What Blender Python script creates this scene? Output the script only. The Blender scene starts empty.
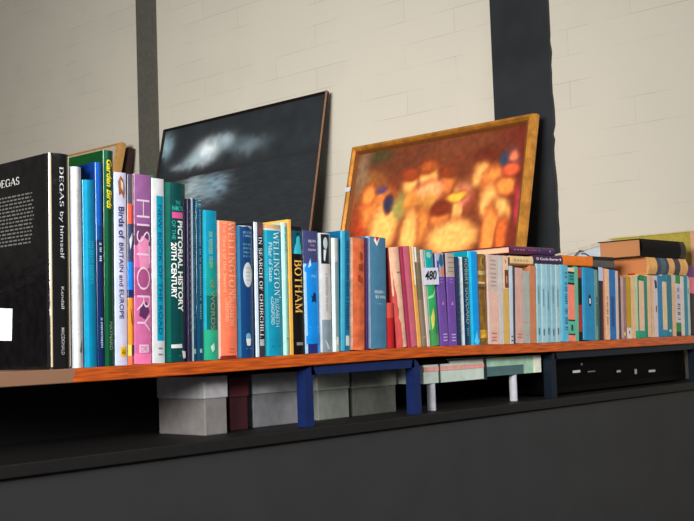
import bpy, bmesh, math, random
from mathutils import Vector, Matrix
random.seed(7)
sc = bpy.context.scene
COL = sc.collection

# ------------------------------------------------------------------ camera
F_PX = 1122.6616
CX, CY = 347.0, 260.5
v1 = Vector((1388 - CX, 298.5 - CY, F_PX)).normalized()
v2 = Vector((-868 - CX, 377.5 - CY, F_PX))
v2 = (v2 - v1 * v2.dot(v1)).normalized()
v3 = v1.cross(v2)
P0 = Vector(((53 - CX) / F_PX, (369.7 - CY) / F_PX, 1.0)) * 1.664


def to_world(c):
    return Vector((v1.dot(c), v2.dot(c), v3.dot(c)))


CAM = -to_world(P0)


def ray(x, y):
    return to_world(Vector(((x - CX) / F_PX, (y - CY) / F_PX, 1.0)))


def onY(x, y, Y):
    r = ray(x, y)
    return CAM + r * ((Y - CAM.y) / r.y)


def onX(x, y, X):
    r = ray(x, y)
    return CAM + r * ((X - CAM.x) / r.x)


def edge_y(x):                      # front top edge of the plank
    return 369.7 - (x - 53) * 0.0533


def bow(X):                         # the plank rises a little over the metal riser
    s = 0.45 if X < 0.85 else 0.36
    return 0.0062 * math.exp(-((X - 0.85) / s) ** 2)


cam_d = bpy.data.cameras.new('camera')
cam = bpy.data.objects.new('camera', cam_d)
COL.objects.link(cam)
sc.camera = cam
cam_d.sensor_width = 36
cam_d.lens = 36 * F_PX / 694
cam_d.clip_start = 0.01
xa, ya, za = to_world(Vector((1, 0, 0))), to_world(Vector((0, -1, 0))), to_world(Vector((0, 0, -1)))
m = Matrix.Identity(4)
for i in range(3):
    m[i][0], m[i][1], m[i][2], m[i][3] = xa[i], ya[i], za[i], CAM[i]
cam.matrix_world = m

# ------------------------------------------------------------------ materials
def lin(c):
    out = []
    for v in c:
        v = max(0, min(255, v)) / 255
        out.append(v / 12.92 if v <= 0.04045 else ((v + 0.055) / 1.055) ** 2.4)
    return out


MATS = {}


def mat(rgb, rough=0.45, coat=0.0, var=0.10, scale=60, metal=0.0):
    key = (tuple(rgb), rough, coat, var, scale, metal)
    if key in MATS:
        return MATS[key]
    mt = bpy.data.materials.new('mat_%d_%d_%d' % tuple(int(v) for v in rgb))
    mt.use_nodes = True
    nt = mt.node_tree
    b = nt.nodes['Principled BSDF']
    b.inputs['Roughness'].default_value = rough
    b.inputs['Metallic'].default_value = metal
    b.inputs['Coat Weight'].default_value = coat
    b.inputs['Specular IOR Level'].default_value = 0.04 if sum(rgb) < 30 and coat < 0.5 else 0.2
    b.inputs['Coat Roughness'].default_value = 0.12
    L = lin(rgb)
    tc = nt.nodes.new('ShaderNodeTexCoord')
    nz = nt.nodes.new('ShaderNodeTexNoise')
    nz.inputs['Scale'].default_value = scale
    nz.inputs['Detail'].default_value = 6
    rp = nt.nodes.new('ShaderNodeValToRGB')
    rp.color_ramp.elements[0].position = 0.35
    rp.color_ramp.elements[1].position = 0.65
    rp.color_ramp.elements[0].color = [v * (1 - var) for v in L] + [1]
    rp.color_ramp.elements[1].color = [min(1, v * (1 + var)) for v in L] + [1]
    nt.links.new(tc.outputs['Object'], nz.inputs['Vector'])
    nt.links.new(nz.outputs['Fac'], rp.inputs['Fac'])
    nt.links.new(rp.outputs['Color'], b.inputs['Base Color'])
    if coat >= 0.5:                  # loose shiny wrapper: soft wrinkles
        n2 = nt.nodes.new('ShaderNodeTexNoise')
        n2.inputs['Scale'].default_value = 16
        n2.inputs['Detail'].default_value = 2
        n2.inputs['Distortion'].default_value = 1.5
        bp = nt.nodes.new('ShaderNodeBump')
        bp.inputs['Strength'].default_value = 0.2
        bp.inputs['Distance'].default_value = 0.006
        nt.links.new(tc.outputs['Object'], n2.inputs['Vector'])
        nt.links.new(n2.outputs['Fac'], bp.inputs['Height'])
        nt.links.new(bp.outputs['Normal'], b.inputs['Coat Normal'])
    MATS[key] = mt
    return mt


def pages_mat(rgb):
    key = ('pages', tuple(rgb))
    if key in MATS:
        return MATS[key]
    mt = bpy.data.materials.new('paper_edges')
    mt.use_nodes = True
    nt = mt.node_tree
    b = nt.nodes['Principled BSDF']
    b.inputs['Roughness'].default_value = 0.8
    L = lin(rgb)
    tc = nt.nodes.new('ShaderNodeTexCoord')
    w = nt.nodes.new('ShaderNodeTexWave')
    w.inputs['Scale'].default_value = 160
    w.inputs['Distortion'].default_value = 2.0
    rp = nt.nodes.new('ShaderNodeValToRGB')
    rp.color_ramp.elements[0].color = [v * 0.72 for v in L] + [1]
    rp.color_ramp.elements[1].color = L + [1]
    nt.links.new(tc.outputs['Object'], w.inputs['Vector'])
    nt.links.new(w.outputs['Fac'], rp.inputs['Fac'])
    nt.links.new(rp.outputs['Color'], b.inputs['Base Color'])
    MATS[key] = mt
    return mt


def paint_mat(name, rough=0.5):
    mt = bpy.data.materials.new(name)
    mt.use_nodes = True
    nt = mt.node_tree
    b = nt.nodes['Principled BSDF']
    b.inputs['Roughness'].default_value = rough
    a = nt.nodes.new('ShaderNodeVertexColor')
    a.layer_name = 'pigment'
    nt.links.new(a.outputs['Color'], b.inputs['Base Color'])
    return mt


# ------------------------------------------------------------------ mesh helpers
class MB:
    def __init__(self):
        self.v, self.f, self.mi, self.mats = [], [], [], []

    def m(self, material):
        if material not in self.mats:
            self.mats.append(material)
        return self.mats.index(material)

    def face(self, pts, material):
        n = len(self.v)
        self.v += [tuple(p) for p in pts]
        self.f.append(tuple(range(n, n + len(pts))))
        self.mi.append(self.m(material))

    def box(self, a, b, material):
        x0, y0, z0 = a
        x1, y1, z1 = b
        P = [(x0, y0, z0), (x1, y0, z0), (x1, y1, z0), (x0, y1, z0),
             (x0, y0, z1), (x1, y0, z1), (x1, y1, z1), (x0, y1, z1)]
        for q in ((0, 3, 2, 1), (4, 5, 6, 7), (0, 1, 5, 4), (1, 2, 6, 5), (2, 3, 7, 6), (3, 0, 4, 7)):
            self.face([P[i] for i in q], material)

    def prism(self, pts, off, material, back=None):
        """pts: polygon, off: extrusion vector"""
        off = Vector(off)
        A = [Vector(p) for p in pts]
        B = [p + off for p in A]
        self.face(A, material)
        self.face(B[::-1], back or material)
        n = len(A)
        for i in range(n):
            j = (i + 1) % n
            self.face([A[j], A[i], B[i], B[j]], back or material)

    def build(self, name, parent=None, smooth=False, weld=True, bevel=0):
        me = bpy.data.meshes.new(name)
        me.from_pydata(self.v, [], self.f)
        for mt in self.mats:
            me.materials.append(mt)
        me.polygons.foreach_set('material_index', self.mi)
        if weld:
            bm = bmesh.new()
            bm.from_mesh(me)
            bmesh.ops.remove_doubles(bm, verts=bm.verts, dist=1e-6)
            bmesh.ops.recalc_face_normals(bm, faces=bm.faces)
            bm.to_mesh(me)
            bm.free()
        if smooth:
            me.polygons.foreach_set('use_smooth', [True] * len(me.polygons))
        o = bpy.data.objects.new(name, me)
        COL.objects.link(o)
        if parent is not None:
            o.parent = parent
        if bevel:
            md = o.modifiers.new('bevel', 'BEVEL')
            md.width = bevel
            md.segments = 2
            md.limit_method = 'ANGLE'
        return o


def tag(o, label, cat, group=None):
    o['label'] = label
    o['category'] = cat
    if group:
        o['group'] = group
    return o


def struct(o):
    o['kind'] = 'structure'
    return o


def empty(name, loc, rot=(0, 0, 0)):
    o = bpy.data.objects.new(name, None)
    o.empty_display_size = 0.03
    o.location = loc
    o.rotation_euler = rot
    COL.objects.link(o)
    return o


TXT = {}


def arc(cx, cy, rx, ry, a0, a1, n=10):
    return [(cx + rx * math.cos(math.radians(a0 + (a1 - a0) * k / n)), cy + ry * math.sin(math.radians(a0 + (a1 - a0) * k / n))) for k in range(n + 1)]


# serif capitals: (width, strokes, serifs); stroke = (points, thick?), serif = (x, y, half length, horizontal?)
SERIF = {
    'A': (.8, [([(.05, 0), (.4, 1)], 0), ([(.4, 1), (.75, 0)], 1), ([(.18, .35), (.62, .35)], 0)], [(.06, 0, .1, 1), (.74, 0, .1, 1)]),
    'B': (.68, [([(.15, 0), (.15, 1)], 1), ([(.15, 1)] + arc(.36, .76, .2, .24, 90, -90) + [(.15, .52)], 1), ([(.15, .52)] + arc(.38, .26, .24, .26, 90, -90) + [(.15, 0)], 1)], [(.1, 0, .09, 1), (.1, 1, .09, 1)]),
    'C': (.75, [(arc(.42, .5, .34, .5, 45, 315, 18), 1)], [(.67, .84, .12, 0), (.67, .16, .1, 0)]),
    'D': (.78, [([(.15, 0), (.15, 1)], 1), ([(.15, 1), (.3, 1)] + arc(.32, .5, .38, .5, 90, -90, 14) + [(.15, 0)], 1)], [(.1, 0, .09, 1), (.1, 1, .09, 1)]),
    'E': (.66, [([(.15, 0), (.15, 1)], 1), ([(.15, 1), (.58, 1)], 0), ([(.15, .52), (.48, .52)], 0), ([(.15, 0), (.6, 0)], 0)], [(.1, 0, .09, 1), (.1, 1, .09, 1), (.58, .93, .09, 0), (.6, .08, .1, 0), (.48, .52, .09, 0)]),
    'F': (.62, [([(.15, 0), (.15, 1)], 1), ([(.15, 1), (.58, 1)], 0), ([(.15, .52), (.46, .52)], 0)], [(.15, 0, .14, 1), (.1, 1, .09, 1), (.58, .93, .09, 0), (.46, .52, .09, 0)]),
    'G': (.8, [(arc(.42, .5, .34, .5, 45, 360, 20), 1), ([(.7, 0.05), (.7, .42)], 1)], [(.68, .84, .12, 0), (.68, .42, .13, 1)]),
    'H': (.84, [([(.15, 0), (.15, 1)], 1), ([(.69, 0), (.69, 1)], 1), ([(.15, .52), (.69, .52)], 0)], [(.15, 0, .14, 1), (.15, 1, .14, 1), (.69, 0, .14, 1), (.69, 1, .14, 1)]),
    'I': (.32, [([(.16, 0), (.16, 1)], 1)], [(.16, 0, .14, 1), (.16, 1, .14, 1)]),
    'L': (.64, [([(.15, 0), (.15, 1)], 1), ([(.15, 0), (.6, 0)], 0)], [(.1, 0, .09, 1), (.15, 1, .14, 1), (.6, .1, .12, 0)]),
    'M': (1.0, [([(.15, 0), (.15, 1)], 0), ([(.15, 1), (.5, .05)], 1), ([(.5, .05), (.85, 1)], 0), ([(.85, 0), (.85, 1)], 1)], [(.15, 0, .12, 1), (.1, 1, .1, 1), (.85, 0, .13, 1), (.9, 1, .1, 1)]),
    'N': (.84, [([(.15, 0), (.15, 1)], 0), ([(.15, 1), (.69, 0)], 1), ([(.69, 0), (.69, 1)], 0)], [(.15, 0, .12, 1), (.1, 1, .09, 1), (.69, 1, .12, 1)]),
    'O': (.84, [(arc(.42, .5, .35, .5, 0, 360, 24), 1)], []),
    'R': (.76, [([(.15, 0), (.15, 1)], 1), ([(.15, 1)] + arc(.36, .75, .22, .25, 90, -90) + [(.15, .5)], 1), ([(.36, .5), (.68, 0)], 1)], [(.15, 0, .14, 1), (.1, 1, .09, 1), (.68, 0, .08, 1)]),
    'S': (.6, [(arc(.3, .75, .2, .25, 30, 270, 10) + arc(.3, .25, .22, .25, 90, -150, 10), 1)], [(.48, .85, .1, 0), (.1, .15, .1, 0)]),
    'T': (.72, [([(.36, 0), (.36, 1)], 1), ([(.05, 1), (.67, 1)], 0)], [(.36, 0, .14, 1), (.06, .93, .1, 0), (.66, .93, .1, 0)]),
    'U': (.82, [([(.15, 1), (.15, .3)] + arc(.41, .3, .26, .3, 180, 360, 12) + [(.67, 1)], 1)], [(.15, 1, .13, 1), (.67, 1, .12, 1)]),
    'W': (1.1, [([(.08, 1), (.32, 0)], 1), ([(.32, 0), (.55, .95)], 0), ([(.55, .95), (.8, 0)], 1), ([(.8, 0), (1.02, 1)], 0)], [(.08, 1, .1, 1), (1.02, 1, .1, 1)]),
}


def serif_polys(st, thick=0.15, thin=0.06, gap=0.1):
    key = ('serif', st, thick, gap)
    if key in TXT:
        return TXT[key]
    vs, fs = [], []

    def quad(p):
        n = len(vs)
        vs.extend(p)
        fs.append((n, n + 1, n + 2, n + 3))
    x = 0
    for ch in st:
        if ch == ' ':
            x += 0.45
            continue
        wd, strokes, serifs = SERIF[ch]
        for pts, tk in strokes:
            for (a, b_) in zip(pts[:-1], pts[1:]):
                dx, dy = b_[0] - a[0], b_[1] - a[1]
                L = math.hypot(dx, dy)
                if L < 1e-6:
                    continue
                # broad pen: upright strokes thick, level strokes thin
                wd_ = (thin + (thick - thin) * abs(dy) / L) if tk else thin
                nx, ny = -dy / L * wd_ / 2, dx / L * wd_ / 2
                ex, ey = dx / L * wd_ * 0.1, dy / L * wd_ * 0.1
                quad([(x + a[0] - ex + nx, a[1] - ey + ny), (x + a[0] - ex - nx, a[1] - ey - ny), (x + b_[0] + ex - nx, b_[1] + ey - ny), (x + b_[0] + ex + nx, b_[1] + ey + ny)])
        for sx, sy, hl, hor in serifs:
            if hor:
                quad([(x + sx - hl, sy - thin / 2), (x + sx + hl, sy - thin / 2), (x + sx + hl, sy + thin / 2), (x + sx - hl, sy + thin / 2)])
            else:
                quad([(x + sx - thin / 2, sy - hl), (x + sx + thin / 2, sy - hl), (x + sx + thin / 2, sy + hl), (x + sx - thin / 2, sy + hl)])
        x += wd + gap
    W = x - gap
    vs2 = [(a / W, max(0.0, b_)) for a, b_ in vs]
    TXT[key] = (vs2, fs)
    return TXT[key]


def text_polys(s, bold=0.0, shear=0.0):
    """letters as unit-box polygons (x 0..1, y 0..1)"""
    key = (s, bold, shear)
    if key in TXT:
        return TXT[key]
    cu = bpy.data.curves.new('lettering', 'FONT')
    cu.body = s
    cu.resolution_u = 3
    cu.offset = bold
    cu.shear = shear
    cu.fill_mode = 'FRONT'
    ob = bpy.data.objects.new('lettering', cu)
    COL.objects.link(ob)
    dg = bpy.context.evaluated_depsgraph_get()
    dg.update()
    me = bpy.data.meshes.new_from_object(ob.evaluated_get(dg))
    vs = [(v.co.x, v.co.y) for v in me.vertices]
    fs = [tuple(p.vertices) for p in me.polygons]
    bpy.data.objects.remove(ob)
    bpy.data.curves.remove(cu)
    bpy.data.meshes.remove(me)
    x0 = min(v[0] for v in vs); x1 = max(v[0] for v in vs)
    y0 = min(v[1] for v in vs); y1 = max(v[1] for v in vs)
    vs = [((x - x0) / (x1 - x0), (y - y0) / (y1 - y0)) for x, y in vs]
    TXT[key] = (vs, fs)
    return TXT[key]


def mesh_obj(name, vs, fs, material, parent=None):
    me = bpy.data.meshes.new(name)
    me.from_pydata(vs, [], fs)
    me.materials.append(material)
    o = bpy.data.objects.new(name, me)
    COL.objects.link(o)
    if parent is not None:
        o.parent = parent
    return o


# ------------------------------------------------------------------ books
ROW = 'books standing in a row on the plank shelf'
TOPS = []                            # (X0, X1, top z) of standing books


def cover_mesh(w, h, d, t, bulge, r, zones, base, side):
    """U shaped cover: left board, spine, right board.  zones: (u0,u1,v0,v1,material) on the spine"""
    us = {0.0, 1.0}
    vs_ = {0.0, h}
    for u0, u1, a, b, c in zones:
        us |= {max(0, min(1, u0)), max(0, min(1, u1))}
        vs_ |= {max(0, min(h, a)), max(0, min(h, b))}
    if bulge > 0:
        us |= {i / 10 for i in range(11)}
    us = sorted(us)
    vs_ = sorted(vs_)
    w_ = lambda u: r + u * (w - 2 * r)
    sp = lambda u: bulge * (2 * u - 1) ** 2
    prof = [((0, d), None)]
    steps = 6
    for k in range(steps):           # left rounded corner
        a = k / steps * math.pi / 2
        prof.append(((r - r * math.cos(a), bulge + r - r * math.sin(a)), 'L'))
    for u in us:
        prof.append(((w_(u), sp(u)), u))
    for k in range(1, steps + 1):
        a = math.pi / 2 - k / steps * math.pi / 2
        prof.append(((w - r + r * math.cos(a), bulge + r - r * math.sin(a)), 'R'))
    prof.append(((w, d), None))
    inner = []
    for (x, y), k in prof:
        inner.append((min(max(x, t), w - t), min(max(y + t, bulge + t) if k is not None else y, d)))
    mb = MB()

    def pick(u, v):
        c = base
        for u0, u1, a, b, cc in zones:
            if u0 <= u <= u1 and a <= v <= b:
                c = cc
        return c
    for i in range(len(prof) - 1):
        (A, ka), (B, kb) = prof[i], prof[i + 1]
        if A == B:
            continue
        ua = ka if isinstance(ka, float) else (0.0 if ka == 'L' else 1.0)
        ub = kb if isinstance(kb, float) else (0.0 if kb == 'L' else 1.0)
        if ka is None or kb is None:
            mb.face([(A[0], A[1], 0), (B[0], B[1], 0), (B[0], B[1], h), (A[0], A[1], h)], side)
        else:
            for j in range(len(vs_) - 1):
                a, b = vs_[j], vs_[j + 1]
                if b - a < 1e-6:
                    continue
                u = (ua + ub) / 2
                mb.face([(A[0], A[1], a), (B[0], B[1], a), (B[0], B[1], b), (A[0], A[1], b)], pick(u, (a + b) / 2))
        IA, IB = inner[i], inner[i + 1]
        if IA != IB:
            mb.face([(IB[0], IB[1], 0), (IA[0], IA[1], 0), (IA[0], IA[1], h), (IB[0], IB[1], h)], side)
        for z in (0, h):
            q = [(A[0], A[1], z), (B[0], B[1], z), (IB[0], IB[1], z), (IA[0], IA[1], z)]
            if IA == IB:
                q = q[:3]
            if ka is None or kb is None:
                mb.face(q, side)
            else:
                mb.face(q, pick((ua + ub) / 2, 0.001 if z == 0 else h - 0.001))
    for (P, Q) in ((prof[0][0], inner[0]), (prof[-1][0], inner[-1])):
        mb.face([(P[0], P[1], 0), (Q[0], Q[1], 0), (Q[0], Q[1], h), (P[0], P[1], h)], side)
    return mb, w_, sp


PART = {'T': 'title_lettering', 'A': 'author_lettering', 'P': 'publisher_mark', 'L': 'label'}


class Book:
    """a standing book whose spine is the strip xl..xr (bottom) with its top left corner at xt,yt"""

    def __init__(s, xl, xr, xt, yt, base, label, kind='hard', depth=0.15, zones=(), side=None, Ys=0.004,
                 gloss=None, cream=(225, 205, 165), name='book', group=ROW, bulge=None, tilt=True, t=None, var=0.08, rad=None):
        yb = edge_y((xl + xr) / 2)
        A = onY(xl, yb, 0.004)
        B = onY(xr, yb, 0.004)
        T = onY(xt, yt, 0.004)
        s.xl, s.xr, s.xt, s.yt = xl, xr, xt, yt
        s.yb = yb - 3 * 0
        Xc = (A.x + B.x) / 2
        zb = bow(Xc)
        s.w = B.x - A.x - 0.0004
        s.h = T.z - zb
        ang = math.atan2(T.x - A.x, s.h) if tilt else 0.0
        if xl > 512:                 # the small paperbacks all lean a little to the right
            ang = math.radians(3.3)
        if TOPS and tilt:
            pA, pB, pz, pv = TOPS[-1]
            hh = min(s.h, pv.h)
            need = (pB + 0.0002 + hh * math.tan(pv.ang) - A.x) / hh
            if hh > 0.03:
                ang = max(ang, math.atan(need))
        s.ang = ang
        z0 = zb + (s.w * math.sin(ang) if ang > 0 else 0) + 0.0002
        s.root = empty(name, (A.x + 0.0002, Ys, z0), (0, ang, 0))
        s.Ys, s.zb = Ys, zb
        tag(s.root, label, 'book', group)
        hard = kind == 'hard'
        rough, coat = (0.4, 0.25) if gloss is None else gloss
        s.rough, s.coat, s.var = rough, coat, var
        t = t if t else (0.0022 if hard else 0.0006)
        t = min(t, s.w * 0.2)
        bul = bulge if bulge is not None else (min(0.004, s.w * 0.10) if hard else 0.0)
        r = rad or min(0.0025 if hard else 0.0008, s.w * 0.22)
        s.M = lambda c: mat(c, rough, coat, var)
        zn = [(z[0], z[1], s.v(max(z[2], z[3])), s.v(min(z[2], z[3])), s.M(z[4])) for z in zones]
        mb, s.wu, s.sp = cover_mesh(s.w, s.h, depth, t, bul, r, zn, s.M(base), s.M(side or base))
        s.cover = mb.build('cover', s.root)
        pm = pages_mat(cream)
        e = 0.003 if hard else 0.0002
        pb = MB()
        pb.box((t + 0.0001, bul + t + 0.0002, e), (s.w - t - 0.0001, depth - (0.004 if hard else 0.0004), s.h - e), pm)
        pb.build('pages', s.root)
        TOPS.append((A.x, B.x, zb + s.h, s))

    def v(s, y):                     # picture row -> height on the spine
        k = (s.yb - y) / max(1, s.yb - s.yt)
        xc = (s.xl + s.xr) / 2 + (s.xt - s.xl) * k
        z = onY(xc, y, 0.004).z - s.zb
        return max(0.0, min(s.h, z))

    def marks(s, mode, u0, u1, ya, yb, col, name='title_lettering', seed=0, fill=0.55):
        """lettering too small to read: a run of short strokes with word gaps"""
        rnd = random.Random(seed + int(ya * 10))
        vs, fs = [], []
        t = 0.0
        unit = 2.2 / abs(yb - ya) if mode == 'D' else 0.11
        while t < 1:
            w_ = unit * rnd.uniform(0.5, 1.0)
            a0 = rnd.uniform(0, 0.25)
            if rnd.random() > 0.14:
                n = len(vs)
                for tt, aa in ((t, a0), (min(1, t + w_ * fill), a0), (min(1, t + w_ * fill), 1), (t, 1)):
                    if mode == 'D':
                        u, z = u0 + aa * (u1 - u0), s.v(ya + tt * (yb - ya))
                    else:
                        u, z = u0 + tt * (u1 - u0), s.v(yb + aa * (ya - yb))
                    vs.append((s.wu(u), s.sp(u) - 0.0006, z))
                fs.append((n, n + 1, n + 2, n + 3))
            t += w_
        return mesh_obj(name, vs, fs, s.M(col), s.root)

    def text(s, st, mode, u0, u1, ya, yb, col, kind='T', bold=0.0, shear=0.0, serif=False):
        vs, fs = serif_polys(st) if serif else text_polys(st, bold, shear)
        za, zb_ = s.v(ya), s.v(yb)
        uz = []
        for x, y in vs:
            if mode == 'D':          # reads downwards
                uz.append((u0 + y * (u1 - u0), za + x * (zb_ - za)))
            else:
                uz.append((u0 + x * (u1 - u0), zb_ + y * (za - zb_)))
        me = bpy.data.meshes.new(PART.get(kind, kind))
        me.from_pydata([(u, 0, z) for u, z in uz], [], fs)
        bm = bmesh.new()
        bm.from_mesh(me)
        for k in range(1, 10):       # follow the curve of the spine
            bmesh.ops.bisect_plane(bm, geom=bm.verts[:] + bm.edges[:] + bm.faces[:], plane_co=(k / 10, 0, 0), plane_no=(1, 0, 0))
        for vt in bm.verts:
            u = vt.co.x
            vt.co.x, vt.co.y = s.wu(u), s.sp(u) - 0.0006
        bm.to_mesh(me)
        bm.free()
        me.materials.append(s.M(col))
        o = bpy.data.objects.new(me.name, me)
        COL.objects.link(o)
        o.parent = s.root
        return o

    def poly(s, pts, col, name='emblem', lift=0.0005, n=0):
        """pts (u, y) on the spine"""
        bm = bmesh.new()
        bm.faces.new([bm.verts.new((u, 0, s.v(y))) for u, y in pts][::-1])
        bmesh.ops.triangulate(bm, faces=bm.faces[:])
        for k in range(1, 10):
            bmesh.ops.bisect_plane(bm, geom=bm.verts[:] + bm.edges[:] + bm.faces[:], plane_co=(k / 10, 0, 0), plane_no=(1, 0, 0))
        for vt in bm.verts:
            u = vt.co.x
            vt.co.x, vt.co.y = s.wu(u), s.sp(u) - lift
        me = bpy.data.meshes.new(name)
        bm.to_mesh(me)
        bm.free()
        me.materials.append(s.M(col))
        o = bpy.data.objects.new(name, me)
        COL.objects.link(o)
        o.parent = s.root
        return o

    def rect(s, u0, u1, ya, yb, col, name='label_panel', lift=0.0004):
        N = 4
        vs, fs = [], []
        for i in range(N + 1):
            u = u0 + (u1 - u0) * i / N
            vs += [(s.wu(u), s.sp(u) - lift, s.v(yb)), (s.wu(u), s.sp(u) - lift, s.v(ya))]
        for i in range(N):
            fs.append((2 * i, 2 * i + 2, 2 * i + 3, 2 * i + 1))
        return mesh_obj(name, vs, fs, s.M(col), s.root)

    def oval(s, uc, yc, ru, ry, col, name='label_panel', lift=0.0004):
        return s.poly([(uc + ru * math.cos(a * math.pi / 12), yc + ry * math.sin(a * math.pi / 12)) for a in range(24)], col, name, lift)

    def lines(s, u0, u1, ys, col, th=1.0, name='publisher_mark'):
        vs, fs = [], []
        for y in ys:
            n = len(vs)
            for (u, yy) in ((u0, y + th), (u1, y + th), (u1, y), (u0, y)):
                vs.append((s.wu(u), s.sp(u) - 0.0007, s.v(yy)))
            fs.append((n, n + 1, n + 2, n + 3))
        return mesh_obj(name, vs, fs, s.M(col), s.root)


GLOSSY = (0.25, 0.22)
PLAST = (0.14, 0.5)
MATT = (0.7, 0.0)

# 1 ------------------------------------------------- the big black art book
b = Book(51.5, 73.5, 49.5, 152.5, (14, 13, 14), 'large black art book with white lettering, the leftmost and tallest book on the shelf',
         depth=0.25, gloss=(0.12, 1.0), var=0.25, bulge=0.0006, rad=0.011)
b.text('DEGAS', 'D', 0.36, 0.80, 167, 207, (225, 225, 225), serif=True)
b.text('by himself', 'D', 0.24, 0.80, 212, 259, (205, 205, 205))
b.text('Kendall', 'D', 0.42, 0.75, 287, 309, (200, 200, 200), 'A')
b.text('MACDONALD', 'D', 0.38, 0.75, 328, 355, (170, 170, 175), 'P', bold=0.01)
bx = b.root.location.x


def cover_pt(x, y, lift=0.0004):     # point on the left board of the black book
    p = onX(x, y, bx)
    return (-lift, p.y - b.Ys, p.z - b.zb)


vs, fs = serif_polys('DEGAS')
Pa, Pb = onX(-5, 189.5, bx), onX(18, 177, bx)
mesh_obj('title_lettering', [(-0.0005, Pa.y + x * (Pb.y - Pa.y) - b.Ys, Pa.z + y * (Pb.z - Pa.z) - b.zb) for x, y in vs], fs, mat((170, 170, 170)), b.root)
vv, ff = [], []
y = 196.0
ya0 = onX(-40, 200, bx).y - b.Ys
yb0 = onX(33, 200, bx).y - b.Ys
za0 = onX(20, 196, bx).z - b.zb
for k in range(14):                  # the blurb on the back board, words as dashes
    z = za0 - k * 0.0058
    yy = ya0
    end = yb0 + random.uniform(0, 0.01)
    while yy > end:
        L = random.uniform(0.004, 0.013)
        n = len(vv)
        vv += [(-0.0005, yy, z), (-0.0005, max(end, yy - L), z), (-0.0005, max(end, yy - L), z + 0.0024), (-0.0005, yy, z + 0.0024)]
        ff.append((n, n + 1, n + 2, n + 3))
        yy -= L + 0.003
mesh_obj('blurb_lettering', vv, ff, mat((84, 83, 82)), b.root)
st = mesh_obj('price_sticker', [cover_pt(-18, 308, 0.001), cover_pt(12.5, 309, 0.001), cover_pt(12, 341, 0.001), cover_pt(-18, 341, 0.001)],
              [(0, 1, 2, 3)], mat((205, 212, 222), 0.6), b.root)
st['label'] = 'white price sticker'

# 2..
b = Book(74, 85.7, 69, 166, (196, 196, 198), 'plain pale grey cloth book right beside the tall black art book', depth=0.17, gloss=(0.35, 0.4), bulge=0.004,
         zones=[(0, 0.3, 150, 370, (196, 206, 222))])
b.lines(0.3, 0.9, [329, 334], (120, 120, 125), 0.8)
b.poly([(0.5, 351), (0.75, 343), (0.95, 338), (0.9, 350), (0.7, 354)], (95, 95, 100))
b.marks('D', 0.4, 0.75, 190, 300, (182, 182, 186), 'title_lettering')

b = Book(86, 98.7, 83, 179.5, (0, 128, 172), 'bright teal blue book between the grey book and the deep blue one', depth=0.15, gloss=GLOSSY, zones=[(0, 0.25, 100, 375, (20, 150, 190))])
b.marks('D', 0.25, 0.8, 240, 284, (40, 160, 190), 'title_lettering')

b = Book(98.7, 105.5, 95.5, 162, (10, 82, 170), 'thin deep blue book directly left of the dark green bird book', depth=0.17, gloss=GLOSSY, side=(8, 48, 120),
         zones=[(0, 1, 240, 370, (8, 36, 86))])
b.marks('D', 0.2, 0.8, 243, 262, (210, 225, 240), 'title_lettering')
b.marks('D', 0.25, 0.8, 316, 348, (190, 205, 225), 'publisher_mark')
b.rect(0.1, 0.9, 226, 240, (6, 60, 110))

b = Book(105.5, 115.7, 104, 150, (6, 62, 38), 'tall dark green book with yellow slanted lettering about garden birds', depth=0.21, gloss=GLOSSY, side=(10, 52, 20),
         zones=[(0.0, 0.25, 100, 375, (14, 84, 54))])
b.text('Garden Birds', 'D', 0.15, 0.85, 160, 209, (225, 205, 40), shear=0.3, bold=0.02)
b.text('MAYNARD', 'D', 0.4, 0.8, 322, 350, (130, 160, 130), 'P')

b = Book(116, 128.7, 114.5, 172, (205, 202, 226), 'white bird guide with navy lettering and a small yellow square at its foot', depth=0.15, gloss=GLOSSY, bulge=0.001,
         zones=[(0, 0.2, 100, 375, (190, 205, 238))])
b.text('Birds of', 'D', 0.22, 0.82, 207, 239, (38, 46, 110), bold=0.02)
b.text('BRITAIN and EUROPE', 'D', 0.25, 0.68, 243, 319, (38, 46, 110), bold=0.01)
b.poly([(0.2, 182), (0.45, 176), (0.75, 180), (0.9, 190), (0.8, 199), (0.55, 193), (0.3, 196)], (150, 92, 58), 'bird_picture')
b.poly([(0.45, 180), (0.7, 183), (0.75, 192), (0.5, 188)], (220, 205, 190), 'bird_picture', 0.0008)
b.rect(0.35, 0.95, 347, 357, (238, 186, 20), 'publisher_mark')
b.text('AA', 'H', 0.45, 0.88, 349.5, 355, (50, 40, 20), 'P')

b = Book(128.7, 135, 128, 174, (70, 64, 84), 'thin glossy book banded dark, blue and orange, right of the bird guide', depth=0.15, gloss=GLOSSY,
         zones=[(0, 1, 204, 224, (214, 84, 66)), (0, 1, 224, 262, (52, 62, 96)), (0, 1, 262, 290, (20, 120, 226)), (0, 1, 290, 298, (16, 40, 100)),
                (0, 1, 298, 345, (240, 140, 44)), (0, 0.5, 345, 358, (235, 200, 90)), (0, 1, 356, 375, (232, 110, 80)), (0.75, 1, 170, 205, (225, 190, 170))])
b.poly([(0.1, 306), (0.6, 318), (0.9, 326), (0.4, 322)], (120, 60, 30))
b.poly([(0.0, 240), (0.8, 232), (0.95, 238), (0.2, 250)], (200, 205, 215))

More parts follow.
